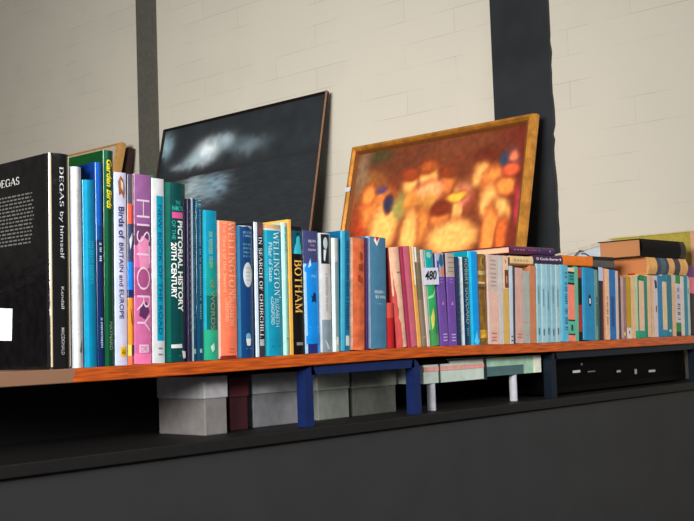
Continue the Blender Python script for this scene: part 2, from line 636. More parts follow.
b = Book(135, 152.7, 133, 174, (206, 106, 158), 'thick pink and mauve history book with huge white outline letters down its spine', depth=0.16, gloss=GLOSSY, bulge=0.001,
         zones=[(0, 1, 100, 246, (146, 92, 146)), (0, 1, 225, 246, (104, 62, 100)), (0, 1, 268, 296, (170, 80, 132)), (0, 1, 354, 375, (236, 120, 170))])
b.poly([(0.1, 246), (0.4, 236), (0.8, 240), (0.95, 250), (0.9, 268), (0.3, 270)], (226, 140, 180), 'cover_picture', 0.0002)
b.poly([(0.3, 306), (0.7, 302), (0.9, 312), (0.6, 320), (0.2, 316)], (92, 48, 92), 'cover_picture', 0.0002)
b.text('HISTORY', 'D', 0.06, 0.94, 200, 332, (226, 196, 218), bold=-0.020)
b.rect(0.2, 0.85, 345, 353, (236, 190, 214), 'publisher_mark')
b.text('DK', 'H', 0.3, 0.75, 346.5, 352, (206, 106, 158), 'P')

b = Book(153, 166, 150, 178, (205, 208, 212), 'white book with a long teal panel, right of the pink history book', depth=0.16, gloss=GLOSSY, bulge=0.001)
b.rect(0.3, 0.98, 196, 341, (0, 146, 176))
b.text('NEW BOOK OF THE ROAD', 'D', 0.45, 0.8, 205, 335, (10, 66, 120))
b.lines(0.4, 0.8, [348, 354], (120, 120, 125), 1.5)
tb = MB()
tb.prism([(0.0075 + 0.004 * math.cos(a * math.pi / 6), 0.01, 0.004 * math.sin(a * math.pi / 6) + b.h + 0.003) for a in range(12)], (0, 0.004, 0), mat((10, 120, 80), 0.4))
tb.build('bookmark', b.root)

b = Book(166, 188.5, 163.5, 182, (2, 66, 66), 'thick dark green book with bold white capitals and a pink block near its top', depth=0.17, gloss=GLOSSY, bulge=0.004, side=(4, 60, 52),
         zones=[(0, 0.22, 100, 375, (8, 96, 84)), (0.86, 1, 195, 375, (14, 22, 52))])
b.text('THE', 'H', 0.46, 0.72, 201, 205, (60, 170, 160))
b.text('HAMLYN', 'H', 0.3, 0.85, 206, 211, (60, 180, 170), bold=0.01)
b.rect(0.3, 0.86, 212.5, 218.5, (214, 84, 146))
b.text('OF THE', 'D', 0.28, 0.46, 221, 240, (60, 170, 160))
b.text('PICTORIAL HISTORY', 'D', 0.56, 0.84, 221, 312, (236, 240, 238), bold=0.03)
b.text('20TH CENTURY', 'D', 0.24, 0.5, 243, 299, (236, 240, 238), bold=0.03)
b.poly([(0.22, 345), (0.75, 344.5), (0.78, 348), (0.7, 348.5), (0.22, 348.5)], (214, 222, 222), 'publisher_mark')
b.poly([(0.76, 351), (0.98, 352), (0.99, 358), (0.86, 359.5), (0.8, 357)], (226, 226, 228), 'torn_corner')
b.lines(0.1, 0.7, [356], (50, 140, 130), 0.6)

b = Book(188.7, 192.2, 185, 198.5, (40, 36, 62), 'very thin dark plum paperback squeezed beside the thick green history book', kind='soft', depth=0.14, gloss=GLOSSY)
b.lines(0.6, 0.9, [210 + 7 * k for k in range(18)], (120, 110, 130), 2.5)
b = Book(192.2, 197.6, 189, 198.5, (8, 62, 92), 'narrow dark petrol blue book with a white edge, left of its near twin', depth=0.14, gloss=PLAST, bulge=0.0005, zones=[(0, 0.2, 100, 370, (150, 170, 178))])
b.marks('D', 0.35, 0.75, 210, 330, (70, 130, 150), 'title_lettering')
b.rect(0.3, 0.95, 349, 354, (150, 170, 160), 'publisher_mark')
b = Book(197.6, 204.3, 194, 199, (6, 66, 98), 'narrow dark petrol blue book with pale specks beside the teal and green book', depth=0.14, gloss=PLAST, bulge=0.001, zones=[(0, 1, 196, 208, (40, 90, 110))])
b.marks('D', 0.3, 0.7, 206, 320, (96, 156, 168), 'title_lettering')
b.rect(0.3, 0.85, 349, 353, (140, 180, 180), 'publisher_mark')
b.lines(0.2, 0.8, [200, 204], (150, 180, 186), 1)

b = Book(204.5, 219.3, 200.5, 210, (10, 142, 176), 'teal book shading into green at its foot, just left of the coral book', depth=0.14, gloss=GLOSSY, bulge=0.002,
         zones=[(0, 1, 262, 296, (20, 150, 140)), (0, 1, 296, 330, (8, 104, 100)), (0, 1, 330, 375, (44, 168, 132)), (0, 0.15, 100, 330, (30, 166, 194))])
b.marks('D', 0.3, 0.65, 232, 268, (120, 178, 150), 'title_lettering')
b.text('of WORDS', 'D', 0.45, 0.8, 280, 330, (150, 140, 96))
b.poly([(0.4, 347), (0.7, 343), (0.75, 350), (0.55, 353)], (190, 226, 206))

b = Book(219.5, 239.2, 215, 220.5, (246, 122, 88), 'coral orange book with pale cream capitals, fatter than its neighbours', depth=0.15, gloss=(0.4, 0.3), bulge=0.003, side=(236, 110, 76),
         zones=[(0, 1, 215, 223, (236, 140, 96)), (0.0, 0.06, 100, 360, (210, 190, 180))])
b.text('WELLINGTON', 'D', 0.52, 0.9, 222, 296, (246, 188, 148), serif=True)
b.text('The Years of the Sword', 'D', 0.22, 0.42, 222, 292, (246, 180, 140))
b.lines(0.45, 0.95, [297], (246, 188, 148), 0.8)
b.text('ELIZABETH', 'D', 0.55, 0.8, 299, 326, (246, 188, 148), 'A')
b.text('LONGFORD', 'D', 0.3, 0.5, 299, 322, (246, 188, 148), 'A')
b.lines(0.5, 0.85, [349, 352], (190, 90, 60), 0.9)
b.poly([(0.02, 357.5), (0.1, 356), (0.5, 357.3), (0.9, 355.8), (0.98, 357), (0.98, 360), (0.02, 361)], (130, 36, 30), 'frayed_foot')

b = Book(239.5, 256.7, 235.5, 225.5, (2, 58, 112), 'navy blue cloth book with a white oval and a small white goblet emblem', depth=0.15, gloss=(0.35, 0.4), bulge=0.004,
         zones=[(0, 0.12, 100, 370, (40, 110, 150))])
b.marks('H', 0.3, 0.85, 231.5, 234, (110, 160, 190), 'author_lettering')
b.marks('H', 0.32, 0.82, 235, 237.5, (110, 160, 190), 'author_lettering')
for k, wd in enumerate(('THE', 'WORLD', 'FOR', 'BOOKS')):
    b.marks('H', 0.3, 0.85, 243.5 + 4 * k, 246 + 4 * k, (80, 150, 180), seed=k)
b.oval(0.58, 275, 0.31, 12.5, (198, 206, 206))
b.lines(0.45, 0.72, [268, 272, 276, 280], (130, 150, 150), 0.7, 'oval_lettering')
b.oval(0.55, 337, 0.17, 3.6, (110, 170, 190), 'emblem')
b.poly([(0.38, 339), (0.74, 339), (0.6, 342), (0.6, 345), (0.68, 346), (0.45, 346), (0.52, 345), (0.52, 342)], (225, 232, 232))
b.lines(0.35, 0.8, [348.5], (70, 120, 150), 0.8)
b.poly([(0.0, 224.5), (0.3, 227), (0.6, 226.3), (0.9, 229), (0.8, 226), (0.95, 224.6)], (200, 215, 225), 'frayed_edge')

b = Book(257, 266.3, 251.5, 222, (34, 32, 38), 'black book with white capitals and a white stripe down its left edge', depth=0.15, gloss=GLOSSY, bulge=0.001,
         zones=[(0, 0.2, 100, 370, (190, 204, 222)), (0.2, 1, 215, 236, (84, 72, 70)), (0.2, 1, 346, 366, (52, 56, 62))])
b.text('IN SEARCH OF CHURCHILL', 'D', 0.36, 0.84, 237, 338, (232, 232, 232), serif=True)
b.rect(0.3, 0.95, 339.5, 346, (178, 180, 184), 'publisher_mark')
b.poly([(0.4, 229), (0.8, 226), (0.95, 232), (0.6, 235)], (140, 70, 60))

b = Book(266.5, 284.7, 262, 224, (0, 140, 172), 'wide teal book with white capitals and a torn tan strip at its top', depth=0.15, gloss=(0.4, 0.3), bulge=0.003,
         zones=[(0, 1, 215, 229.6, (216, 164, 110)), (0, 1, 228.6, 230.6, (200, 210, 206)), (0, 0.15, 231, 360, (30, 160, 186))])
b.text('WELLINGTON', 'D', 0.5, 0.86, 232, 296, (214, 238, 240), serif=True)
b.text('Pillar of State', 'D', 0.2, 0.42, 243, 282, (190, 226, 232))
b.lines(0.3, 0.95, [297], (200, 230, 236), 0.9)
b.text('ELIZABETH', 'D', 0.55, 0.8, 299, 327, (190, 226, 232), 'A')
b.text('LONGFORD', 'D', 0.28, 0.48, 299, 325, (190, 226, 232), 'A')
b.lines(0.3, 0.85, [346], (10, 90, 120), 0.8)

b = Book(284.8, 290.7, 280.5, 222.5, (136, 196, 190), 'thin pale aqua green book between the teal book and a thin yellow one', depth=0.14, gloss=GLOSSY, zones=[(0, 0.3, 215, 365, (170, 214, 206)), (0, 1, 215, 226, (190, 200, 190))])
b.marks('D', 0.35, 0.75, 227, 252, (80, 140, 140), 'title_lettering')
b.lines(0.4, 0.8, [338], (60, 70, 70), 1.2)
b = Book(290.8, 294, 287.8, 219.5, (232, 172, 78), 'very thin golden yellow book touching the black cricketer biography', kind='soft', depth=0.13, gloss=(0.5, 0.1))

b = Book(294.2, 306.3, 290.5, 229.5, (12, 10, 10), 'black book with gold capitals under a small cyan portrait', depth=0.15, gloss=GLOSSY, bulge=0.002,
         zones=[(0, 1, 222, 231, (18, 14, 20)), (0, 1, 231, 254, (6, 74, 92))])
b.poly([(0.12, 254), (0.2, 247), (0.35, 243), (0.36, 238), (0.42, 234), (0.6, 233), (0.7, 238), (0.68, 243), (0.85, 247), (0.92, 254)], (54, 176, 196), 'portrait')
b.poly([(0.36, 238), (0.42, 233), (0.6, 232.5), (0.66, 236), (0.5, 236)], (8, 50, 62), 'portrait', 0.0008)
b.text('BOTHAM', 'D', 0.16, 0.84, 260, 313, (228, 178, 84), serif=True)
b.rect(0.2, 0.85, 342.5, 345.5, (130, 124, 124), 'publisher_mark')
hb = MB()
hb.prism([(0.001, 0.004, b.h), (b.w - 0.001, 0.004, b.h), (b.w - 0.002, 0.004, b.h + 0.006), (0.003, 0.004, b.h + 0.0065)], (0, 0.1, 0), mat((20, 12, 14)))
hb.build('raised_headcap', b.root)

b = Book(306.5, 321.3, 303, 230.5, (16, 136, 224), 'bright blue jacketed book with a navy top and torn foot', depth=0.15, gloss=GLOSSY, bulge=0.002,
         zones=[(0, 1, 222, 264, (62, 66, 112)), (0, 1, 344, 370, (34, 44, 112)), (0.85, 1, 262, 360, (30, 150, 236)), (0, 0.1, 264, 360, (160, 200, 230))])
b.poly([(0.0, 268), (0.3, 262), (0.42, 258), (0.5, 263), (1.0, 262), (1.0, 270), (0, 272)], (16, 136, 224), 'jacket_edge')
b.poly([(0.22, 268), (0.38, 259), (0.44, 266)], (210, 220, 230), 'cover_picture', 0.0008)
b.marks('H', 0.25, 0.9, 240, 243, (180, 180, 205), 'author_lettering')
b.marks('H', 0.42, 0.78, 244.5, 247, (200, 120, 140), 'title_lettering')
b.marks('H', 0.25, 0.9, 249, 251.5, (180, 180, 205), 'title_lettering')
b.marks('H', 0.45, 0.8, 275, 278, (130, 200, 240), 'title_lettering')
b.poly([(0.35, 295), (0.5, 297), (0.62, 292), (0.78, 294), (0.72, 298), (0.8, 303), (0.6, 301), (0.42, 303), (0.5, 299)], (10, 40, 84), 'emblem')
b.lines(0.2, 0.95, [327], (80, 180, 240), 0.7)
b.poly([(0.0, 345), (0.3, 339), (0.65, 342), (0.95, 346), (1.0, 342), (1.0, 336), (0, 336)], (16, 136, 224), 'jacket_edge')

b = Book(321.5, 334, 319, 233, (200, 196, 194), 'white book with a dark photographic portrait at the top of its spine', depth=0.14, gloss=GLOSSY,
         zones=[(0, 1, 320, 370, (126, 142, 152)), (0, 0.1, 225, 365, (190, 205, 215))])
b.rect(0.12, 0.95, 234.5, 264, (18, 26, 38), 'portrait')
b.oval(0.48, 243.5, 0.2, 6.0, (176, 190, 190), 'portrait', 0.0008)
b.poly([(0.3, 250), (0.55, 250), (0.4, 262), (0.3, 260)], (206, 212, 212), 'portrait', 0.0008)
b.marks('D', 0.4, 0.62, 274, 312, (150, 148, 150), 'title_lettering')
b.poly([(0.3, 340), (0.6, 345), (0.8, 350), (0.5, 349)], (190, 196, 200))

b = Book(334.2, 341.5, 332.5, 238, (176, 172, 160), 'thin grey beige book in a shiny plastic cover, left of the teal cloth book', depth=0.12, gloss=PLAST, zones=[(0, 0.22, 230, 365, (214, 230, 236)), (0.75, 1, 230, 365, (60, 150, 180)), (0.22, 0.75, 262, 340, (118, 142, 140))])  # pale left strip paints the plastic's highlight into the spine colour
b.rect(0.3, 0.7, 337, 345, (200, 200, 190), 'publisher_mark')
b = Book(341.7, 350.7, 341.7, 231, (4, 110, 150), 'teal blue book with a small white label, left of the worn orange book', depth=0.14, gloss=(0.35, 0.4), bulge=0.001, side=(6, 92, 136),
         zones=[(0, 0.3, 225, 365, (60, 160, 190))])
b.marks('D', 0.5, 0.9, 240, 330, (4, 50, 90), 'title_lettering')
b.rect(0.45, 1.0, 336, 346, (206, 214, 214), 'publisher_mark')

b = Book(351, 366.5, 350.3, 238, (208, 100, 58), 'worn orange brown cloth book with faded dark letters, left of the grey blue book', depth=0.14, gloss=MATT, bulge=0.003, var=0.22,
         zones=[(0, 0.12, 225, 365, (198, 160, 140)), (0.12, 1, 236, 242, (190, 110, 70))])
b.poly([(0.62, 252), (0.85, 253), (0.82, 261), (0.66, 259)], (150, 62, 34), 'title_lettering')
b.poly([(0.5, 265), (0.88, 263), (0.8, 268), (0.9, 272), (0.55, 270)], (160, 66, 36), 'title_lettering')
b.poly([(0.46, 276), (0.6, 275), (0.85, 279), (0.8, 284), (0.5, 282)], (154, 62, 34), 'title_lettering')
b.poly([(0.1, 346), (0.3, 349), (0.6, 348), (0.95, 345), (0.98, 350), (0.9, 352), (0.1, 352.5)], (226, 116, 70), 'frayed_foot')
b = Book(367, 368.8, 365.6, 238, (58, 34, 84), 'very thin dark purple booklet between the orange cloth book and the grey blue one', kind='soft', depth=0.12, gloss=(0.5, 0.1))
b = Book(369, 388.5, 366.8, 237, (66, 116, 146), 'wide grey blue cloth book with silver lettering and a torn notch at its top', depth=0.15, gloss=MATT, bulge=0.003,
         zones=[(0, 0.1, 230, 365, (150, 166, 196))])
b.marks('H', 0.3, 0.95, 291, 294.5, (176, 200, 212), 'title_lettering')
b.marks('H', 0.3, 0.95, 296, 299.5, (176, 200, 212), 'title_lettering')
b.lines(0.42, 0.75, [304], (110, 150, 170), 0.8)
b.poly([(0.28, 241), (0.45, 247), (0.62, 237.2), (0.52, 237.2), (0.44, 242), (0.36, 237.2)], (226, 214, 206), 'torn_notch')
b.poly([(0.36, 237.2), (0.44, 243), (0.58, 237.2)], (190, 40, 36), 'torn_notch', 0.0008)
b.poly([(0.1, 349), (0.3, 352), (0.9, 350.5), (0.95, 353), (0.1, 353.5)], (200, 206, 206), 'frayed_foot')

RED = (176, 26, 30)
b = Book(389, 396, 388, 303, RED, 'short red cloth book pressed against the wide grey blue one', depth=0.13, gloss=MATT, Ys=0.005,
         zones=[(0, 1, 295, 318, (196, 70, 58))])
b = Book(399, 409.3, 388.8, 247, (222, 176, 146), 'ragged cream spine book leaning left against the grey blue book', depth=0.14, gloss=MATT, bulge=0.003, var=0.14, side=(180, 62, 60),
         zones=[(0.88, 1, 240, 360, (170, 60, 90)), (0, 0.02, 296, 360, (196, 76, 76))])
b.lines(0.4, 0.8, [272], (120, 120, 110), 1.6, 'title_lettering')
b.poly([(0.0, 270), (0.06, 285), (0.2, 296), (0.12, 304), (0.28, 310), (0.2, 318), (0.4, 324), (0.32, 333), (0.42, 340), (0.36, 348), (0.0, 348)], (196, 76, 76), 'torn_edge')
b = Book(409.5, 418.3, 399.5, 246, (196, 98, 116), 'faded maroon pink book leaning left beside the ragged cream one', depth=0.13, gloss=MATT, bulge=0.001, zones=[(0, 0.2, 240, 360, (150, 40, 74))])
b = Book(418.4, 421.8, 409.8, 246, (222, 164, 84), 'thin tan yellow book leaning left behind its pink neighbour', kind='soft', depth=0.13, gloss=(0.5, 0.2), zones=[(0.5, 1, 240, 285, (236, 228, 206))])  # pale upper zone is a highlight painted onto the tan spine
b = Book(421.9, 428, 414, 247, (136, 116, 96), 'narrow greyish brown book left of the green book with the paper number', depth=0.13, gloss=(0.5, 0.2), zones=[(0, 0.2, 240, 262, (225, 215, 200)), (0, 1, 262, 300, (112, 100, 80))])
b.lines(0.2, 0.9, [252, 257, 262], (170, 170, 130), 0.8)
b.lines(0.3, 0.9, [337], (190, 180, 150), 0.8)
b = Book(428.1, 430.6, 420.5, 249.5, (206, 190, 180), 'very thin pale pinkish booklet touching the green book with the paper number', kind='soft', depth=0.12, gloss=(0.5, 0.2))

b = Book(430.8, 441.6, 423.4, 250, (40, 164, 96), 'green book with teal top and a white paper ticket numbered 480', depth=0.13, gloss=GLOSSY,
         zones=[(0, 1, 240, 269, (0, 156, 164)), (0, 0.12, 245, 355, (170, 190, 170)), (0, 1, 330, 360, (70, 150, 84))])
b.poly([(0.2, 253), (0.5, 252), (0.75, 256), (0.5, 259), (0.25, 257)], (140, 196, 180), 'cover_picture')
b.poly([(0.1, 297), (0.55, 295), (1.0, 288), (1.0, 291), (0.6, 298), (0.1, 299)], (150, 220, 150), 'cover_picture')
b.poly([(0.2, 318), (0.5, 308), (0.6, 318), (0.45, 326), (0.25, 330)], (206, 206, 96), 'cover_picture')
b.poly([(0.55, 322), (0.75, 304), (0.95, 330), (0.8, 335), (0.6, 334)], (10, 128, 62), 'cover_picture')
A = (b.wu(-0.18), b.sp(0.5) - 0.002)
tk = MB()
w0, w1, z0, z1 = b.wu(-0.4), b.wu(1.25), b.v(285.5), b.v(268)
tk.face([(w0, -0.0012, z0 + 0.001), (w1, -0.0026, z0), (w1, -0.0026, z1 - 0.001), (w0 - 0.001, -0.0012, z1)], mat((206, 208, 224), 0.7))
tk = tk.build('number_ticket', b.root)
tk['label'] = 'white paper ticket'
vs, fs = text_polys('480', 0.02, 0.2)
mesh_obj('ticket_number', [(w0 + (0.12 + 0.74 * x) * (w1 - w0), -0.0015 - 0.0014 * (0.12 + 0.74 * x) - 0.0006, z0 + (0.3 + 0.52 * y) * (z1 - z0)) for x, y in vs], fs, mat((14, 14, 18)), tk)

for k, (a, c, xt, yt, lab) in enumerate(((441.8, 450, 435.6, 253, 'purple book with blue and white picture at its top, beside the green ticketed book'),
                                         (450, 458.4, 446.2, 253.5, 'purple book with beige picture at its top, right of its purple twin'))):
    b = Book(a, c, xt, yt, (106, 72, 152), lab, depth=0.12, gloss=GLOSSY, bulge=0.001, zones=[(0, 1, 245, 277, (168, 166, 186) if k == 0 else (176, 160, 146))])
    if k == 0:
        b.poly([(0.2, 262), (0.5, 254), (0.9, 256), (0.95, 264), (0.6, 268)], (30, 96, 130), 'cover_picture')
        b.poly([(0.4, 272), (0.8, 266), (1, 275), (0.7, 277.5)], (236, 120, 84), 'cover_picture')
        b.poly([(0.0, 260), (0.25, 263), (0.2, 272), (0, 270)], (40, 80, 140), 'cover_picture')
    else:
        b.lines(0.1, 0.9, [257, 262, 267, 271], (140, 124, 110), 1.2, 'cover_picture')
    b.lines(0.2, 0.7, [279, 282], (150, 110, 196), 0.8, 'title_lettering')
    b.poly([(0.3, 305), (0.5, 301), (0.65, 305)], (190, 120, 200))
    b.lines(0.2, 0.8, [334, 337, 340], (190, 160, 216), 1.2)

b = Book(458.6, 463, 455.5, 258, (36, 46, 82), 'thin navy book between the purple pair and the dark lettered spine', depth=0.12, gloss=GLOSSY)
b.lines(0.3, 0.8, [264 + 6 * k for k in range(12)], (70, 90, 120), 2)
b = Book(463.2, 472.5, 460, 257, (8, 52, 82), 'dark blue book with pale capitals and a bright white left edge', depth=0.12, gloss=PLAST,
         zones=[(0, 0.2, 250, 350, (196, 210, 216)), (0.2, 1, 250, 290, (38, 56, 66))])
b.text('ROBERT GODDARD', 'D', 0.42, 0.88, 259, 324, (150, 180, 190))
b.marks('D', 0.4, 0.75, 327, 336, (90, 140, 160), 'publisher_mark')
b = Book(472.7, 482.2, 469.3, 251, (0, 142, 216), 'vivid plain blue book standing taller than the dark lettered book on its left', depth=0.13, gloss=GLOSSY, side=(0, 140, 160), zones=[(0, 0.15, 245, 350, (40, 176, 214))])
b.lines(0.1, 0.95, [327], (70, 190, 240), 0.7)
b.poly([(0.2, 342), (0.5, 330), (0.6, 338), (0.95, 341), (0.5, 345)], (90, 200, 240))
b = Book(482.4, 489, 479, 254, (118, 84, 20), 'narrow gold and brown ornamented book right of the vivid blue book', depth=0.12, gloss=(0.4, 0.3), var=0.4,
         zones=[(0, 1, 271, 275, (170, 150, 90)), (0, 1, 282, 284, (190, 170, 120)), (0, 1, 287, 289, (80, 50, 10)), (0, 1, 330, 338, (200, 150, 40))])
b.oval(0.5, 262, 0.38, 7, (160, 120, 50), 'emblem')
b.oval(0.5, 262, 0.22, 4, (90, 70, 24), 'emblem', 0.0008)

PX = lambda *a: a
b = Book(489.2, 499.7, 487, 255, (220, 176, 160), 'wide pale pink paperback with grey lines of lettering, under the burgundy book', kind='soft', depth=0.12, gloss=(0.5, 0.1), zones=[(0, 0.15, 250, 350, (206, 190, 184)), (0, 1, 250, 292, (204, 180, 168))])
b.lines(0.25, 0.8, [260, 264, 268, 273, 277, 281, 285], (170, 150, 150), 1.6, 'title_lettering')
b.lines(0.25, 0.75, [333, 337, 340], (200, 110, 110), 1.4)
b = Book(499.8, 504.5, 497.5, 255.5, (196, 190, 190), 'thin off white paperback right of the wide pale pink one', kind='soft', depth=0.12, gloss=(0.5, 0.1))
b = Book(504.6, 510.2, 502.5, 255.8, (206, 166, 88), 'narrow yellow paperback with cream top and a brown picture strip', kind='soft', depth=0.12, gloss=(0.5, 0.1), zones=[(0, 1, 250, 289, (224, 190, 160)), (0.3, 1, 270, 288, (112, 56, 20))])
b.poly([(0.3, 259), (0.6, 262), (0.5, 264)], (170, 60, 40))
b.poly([(0.5, 276), (0.75, 276), (0.8, 283), (0.55, 284)], (190, 130, 90), 'cover_picture')
b = Book(510.3, 513.8, 509, 266, (190, 202, 216), 'thin pale blue paperback left of a very thin dark spine', kind='soft', depth=0.11, gloss=(0.4, 0.2))
b.lines(0.3, 0.8, [336, 340], (60, 70, 90), 1.5)
b = Book(513.9, 515.8, 512.5, 266.5, (52, 54, 66), 'very thin dark grey booklet between pale blue and dusty pink spines', kind='soft', depth=0.11, gloss=(0.4, 0.2))
b = Book(515.9, 523.6, 515, 268, (202, 160, 148), 'dusty pink paperback under the cream book lying on the row', kind='soft', depth=0.11, gloss=(0.5, 0.1))
b.lines(0.25, 0.75, [334, 337], (190, 110, 96), 1.4)
b = Book(523.7, 530.5, 522.5, 271, (164, 168, 162), 'plain grey paperback shorter than the orange brown spine on its right', kind='soft', depth=0.11, gloss=(0.5, 0.1))
b.lines(0.3, 0.7, [322, 334], (200, 150, 120), 1.5)
b = Book(530.6, 536.8, 530.3, 266, (192, 122, 84), 'plain orange brown paperback left of the row of pale blue ones', kind='soft', depth=0.11, gloss=(0.6, 0.0))
BL = [(140, 184, 196), (156, 194, 206), (132, 178, 194), (138, 180, 192), (156, 188, 196), (88, 172, 204)]
BN = ['first of the pale blue paperbacks, touching the orange brown spine', 'second pale blue paperback right of the orange brown spine',
      'third pale blue paperback right of the orange brown spine', 'fourth pale blue paperback right of the orange brown spine',
      'greyish pale blue paperback fifth from the orange brown spine', 'brighter sky blue paperback with dark letters, last of the pale blue ones']
bx_ = [537, 541.8, 546.6, 551.4, 556.2, 560.8, 569]
tx_ = [536.5, 541.3, 546.2, 551.0, 555.8, 560.6, 570]
for k in range(6):
    b = Book(bx_[k] + 0.1, bx_[k + 1], tx_[k], 264 + 0.25 * k, BL[k], BN[k], kind='soft', depth=0.11, gloss=(0.45, 0.2), group='pale blue paperbacks',
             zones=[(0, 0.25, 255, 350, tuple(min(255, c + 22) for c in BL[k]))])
    if k < 5:
        b.lines(0.4, 0.6, [328 + (k % 2)], (50, 84, 100), 7, 'publisher_mark')
        b.lines(0.4, 0.6, [286 + 3 * (k % 3)], (96, 146, 164), 18, 'title_lettering')
    else:
        b.marks('D', 0.55, 0.9, 272, 330, (20, 84, 130), 'title_lettering')
b = Book(569.2, 575.6, 570.2, 268, (240, 130, 104), 'coral and aqua banded paperback right of the sky blue one', kind='soft', depth=0.11, gloss=(0.45, 0.2),
         zones=[(0, 1, 260, 272, (226, 196, 170)), (0, 1, 272, 274, (20, 20, 24)), (0, 1, 274, 283, (40, 150, 150)), (0, 1, 283, 285, (20, 20, 24)),
                (0, 1, 320, 321.5, (20, 20, 24)), (0, 1, 321.5, 334, (80, 180, 150)), (0, 1, 334, 335.5, (20, 20, 24))])
b.lines(0.2, 0.8, [276, 279], (10, 70, 80), 1, 'title_lettering')
b.lines(0.35, 0.65, [325], (20, 60, 60), 6)
b = Book(575.7, 579.2, 576.4, 266.8, (96, 176, 150), 'thin aqua green paperback touching the coral banded one', kind='soft', depth=0.11, gloss=(0.45, 0.2))
b = Book(579.4, 583.4, 580, 268, (14, 10, 12), 'thin black paperback with a dark red patch set back in a gap', kind='soft', depth=0.10, gloss=(0.5, 0.1), Ys=0.006,
         zones=[(0, 1, 262, 278, (180, 60, 40)), (0, 1, 305, 332, (170, 50, 30))])
b = Book(583.6, 595.4, 582.8, 268.3, (0, 128, 178), 'wide blue paperback with a small penguin shaped emblem', kind='soft', depth=0.12, gloss=(0.35, 0.3), zones=[(0, 0.2, 260, 345, (20, 150, 200))])
b.poly([(0.5, 296), (0.62, 294.5), (0.7, 298), (0.72, 304), (0.66, 307), (0.5, 306), (0.46, 300)], (10, 20, 30), 'emblem')
b.poly([(0.52, 299), (0.64, 299), (0.66, 304), (0.54, 304.5)], (210, 220, 220), 'emblem', 0.0008)
b = Book(595.5, 600, 594.6, 270, (108, 144, 132), 'narrow grey green paperback with tiny dark letters, right of the wide blue one', kind='soft', depth=0.11, gloss=(0.45, 0.2), zones=[(0.65, 1, 262, 345, (20, 90, 96))])
b.marks('D', 0.2, 0.6, 296, 326, (40, 60, 40), 'title_lettering')
b = Book(600.1, 604.4, 599.4, 267.5, (16, 26, 46), 'narrow dark navy paperback with a pale lilac top', kind='soft', depth=0.11, gloss=(0.45, 0.2), zones=[(0, 1, 260, 281, (178, 190, 222)), (0.7, 1, 284, 345, (110, 50, 40))])
b = Book(604.5, 610.4, 604, 269, (228, 182, 148), 'pale peach paperback with dark letters between dark navy and deep blue spines', kind='soft', depth=0.11, gloss=(0.5, 0.1), zones=[(0, 0.2, 260, 345, (220, 140, 90))])
b.marks('D', 0.45, 0.75, 297, 325, (110, 90, 80), 'title_lettering')
b = Book(610.5, 616.6, 609.8, 270, (0, 104, 172), 'deep blue paperback right of the pale peach one', kind='soft', depth=0.11, gloss=(0.35, 0.3))
b.lines(0.3, 0.7, [297], (10, 70, 130), 30, 'title_lettering')
b = Book(616.7, 619.4, 616.2, 271, (206, 180, 170), 'very thin pinkish white paperback right of the deep blue one', kind='soft', depth=0.11, gloss=(0.5, 0.1))
b = Book(619.5, 621.8, 619, 276, (56, 56, 72), 'very thin charcoal paperback beside the mauve spine', kind='soft', depth=0.11, gloss=(0.45, 0.2))
b = Book(621.9, 627.4, 621.6, 277, (150, 112, 106), 'mauve brown paperback left of the mustard yellow one', kind='soft', depth=0.11, gloss=(0.5, 0.1), zones=[(0, 0.4, 262, 345, (190, 150, 144))])
b.poly([(0.4, 333), (0.7, 332), (0.7, 336), (0.4, 336)], (220, 200, 120))
b = Book(627.5, 631.9, 627, 276.5, (184, 144, 14), 'mustard yellow paperback with a white foot', kind='soft', depth=0.11, gloss=(0.45, 0.2), zones=[(0, 1, 328, 345, (220, 206, 200))])
b.lines(0.4, 0.6, [331], (40, 40, 50), 3)
b = Book(632, 636, 631.4, 276, (222, 178, 136), 'plain sand coloured paperback right of the mustard yellow one', kind='soft', depth=0.11, gloss=(0.6, 0.0))
b = Book(636.1, 640, 635.6, 276, (176, 200, 164), 'pale green paperback left of a cream spine with green ends', kind='soft', depth=0.11, gloss=(0.5, 0.1), zones=[(0.7, 1, 262, 345, (20, 110, 80)), (0, 1, 331, 345, (30, 160, 120))])
b = Book(640.1, 645.2, 639.6, 275.5, (222, 184, 152), 'cream paperback with dark green top and foot', kind='soft', depth=0.11, gloss=(0.5, 0.1), zones=[(0, 1, 262, 281, (6, 110, 80)), (0, 1, 331, 345, (30, 150, 118))])
b.oval(0.5, 278, 0.3, 1.8, (20, 150, 60), 'emblem')
b = Book(645.3, 648.4, 644.8, 276, (14, 128, 108), 'thin emerald paperback right of the cream one with green ends', kind='soft', depth=0.11, gloss=(0.45, 0.2))
b.lines(0.3, 0.7, [305, 315], (90, 120, 120), 5, 'title_lettering')
b = Book(648.5, 655, 648.2, 275.5, (218, 178, 142), 'wide plain peach paperback left of a white spine with black marks', kind='soft', depth=0.11, gloss=(0.6, 0.0), zones=[(0.5, 0.6, 262, 345, (180, 150, 120))])
b = Book(655.1, 658.7, 654.3, 276, (206, 190, 196), 'white paperback with small black marks near its top', kind='soft', depth=0.11, gloss=(0.5, 0.1))
b.poly([(0.1, 280), (0.8, 281), (0.9, 288), (0.3, 289)], (50, 50, 60), 'emblem')
b.lines(0.4, 0.7, [306], (90, 80, 90), 6, 'title_lettering')
b = Book(658.8, 663.6, 658.2, 275.5, (0, 118, 166), 'first blue paperback right of the white spine with black marks', kind='soft', depth=0.11, gloss=(0.35, 0.3))
b = Book(663.7, 667.9, 663.1, 275, (218, 188, 146), 'cream panelled paperback between two teal spines', kind='soft', depth=0.11, gloss=(0.45, 0.2), zones=[(0, 1, 262, 282, (0, 124, 146)), (0, 1, 330, 345, (0, 130, 160))])
b = Book(668, 673, 667.4, 275, (0, 108, 128), 'dark teal paperback with a tiny pale mark at its foot', kind='soft', depth=0.11, gloss=(0.35, 0.3))
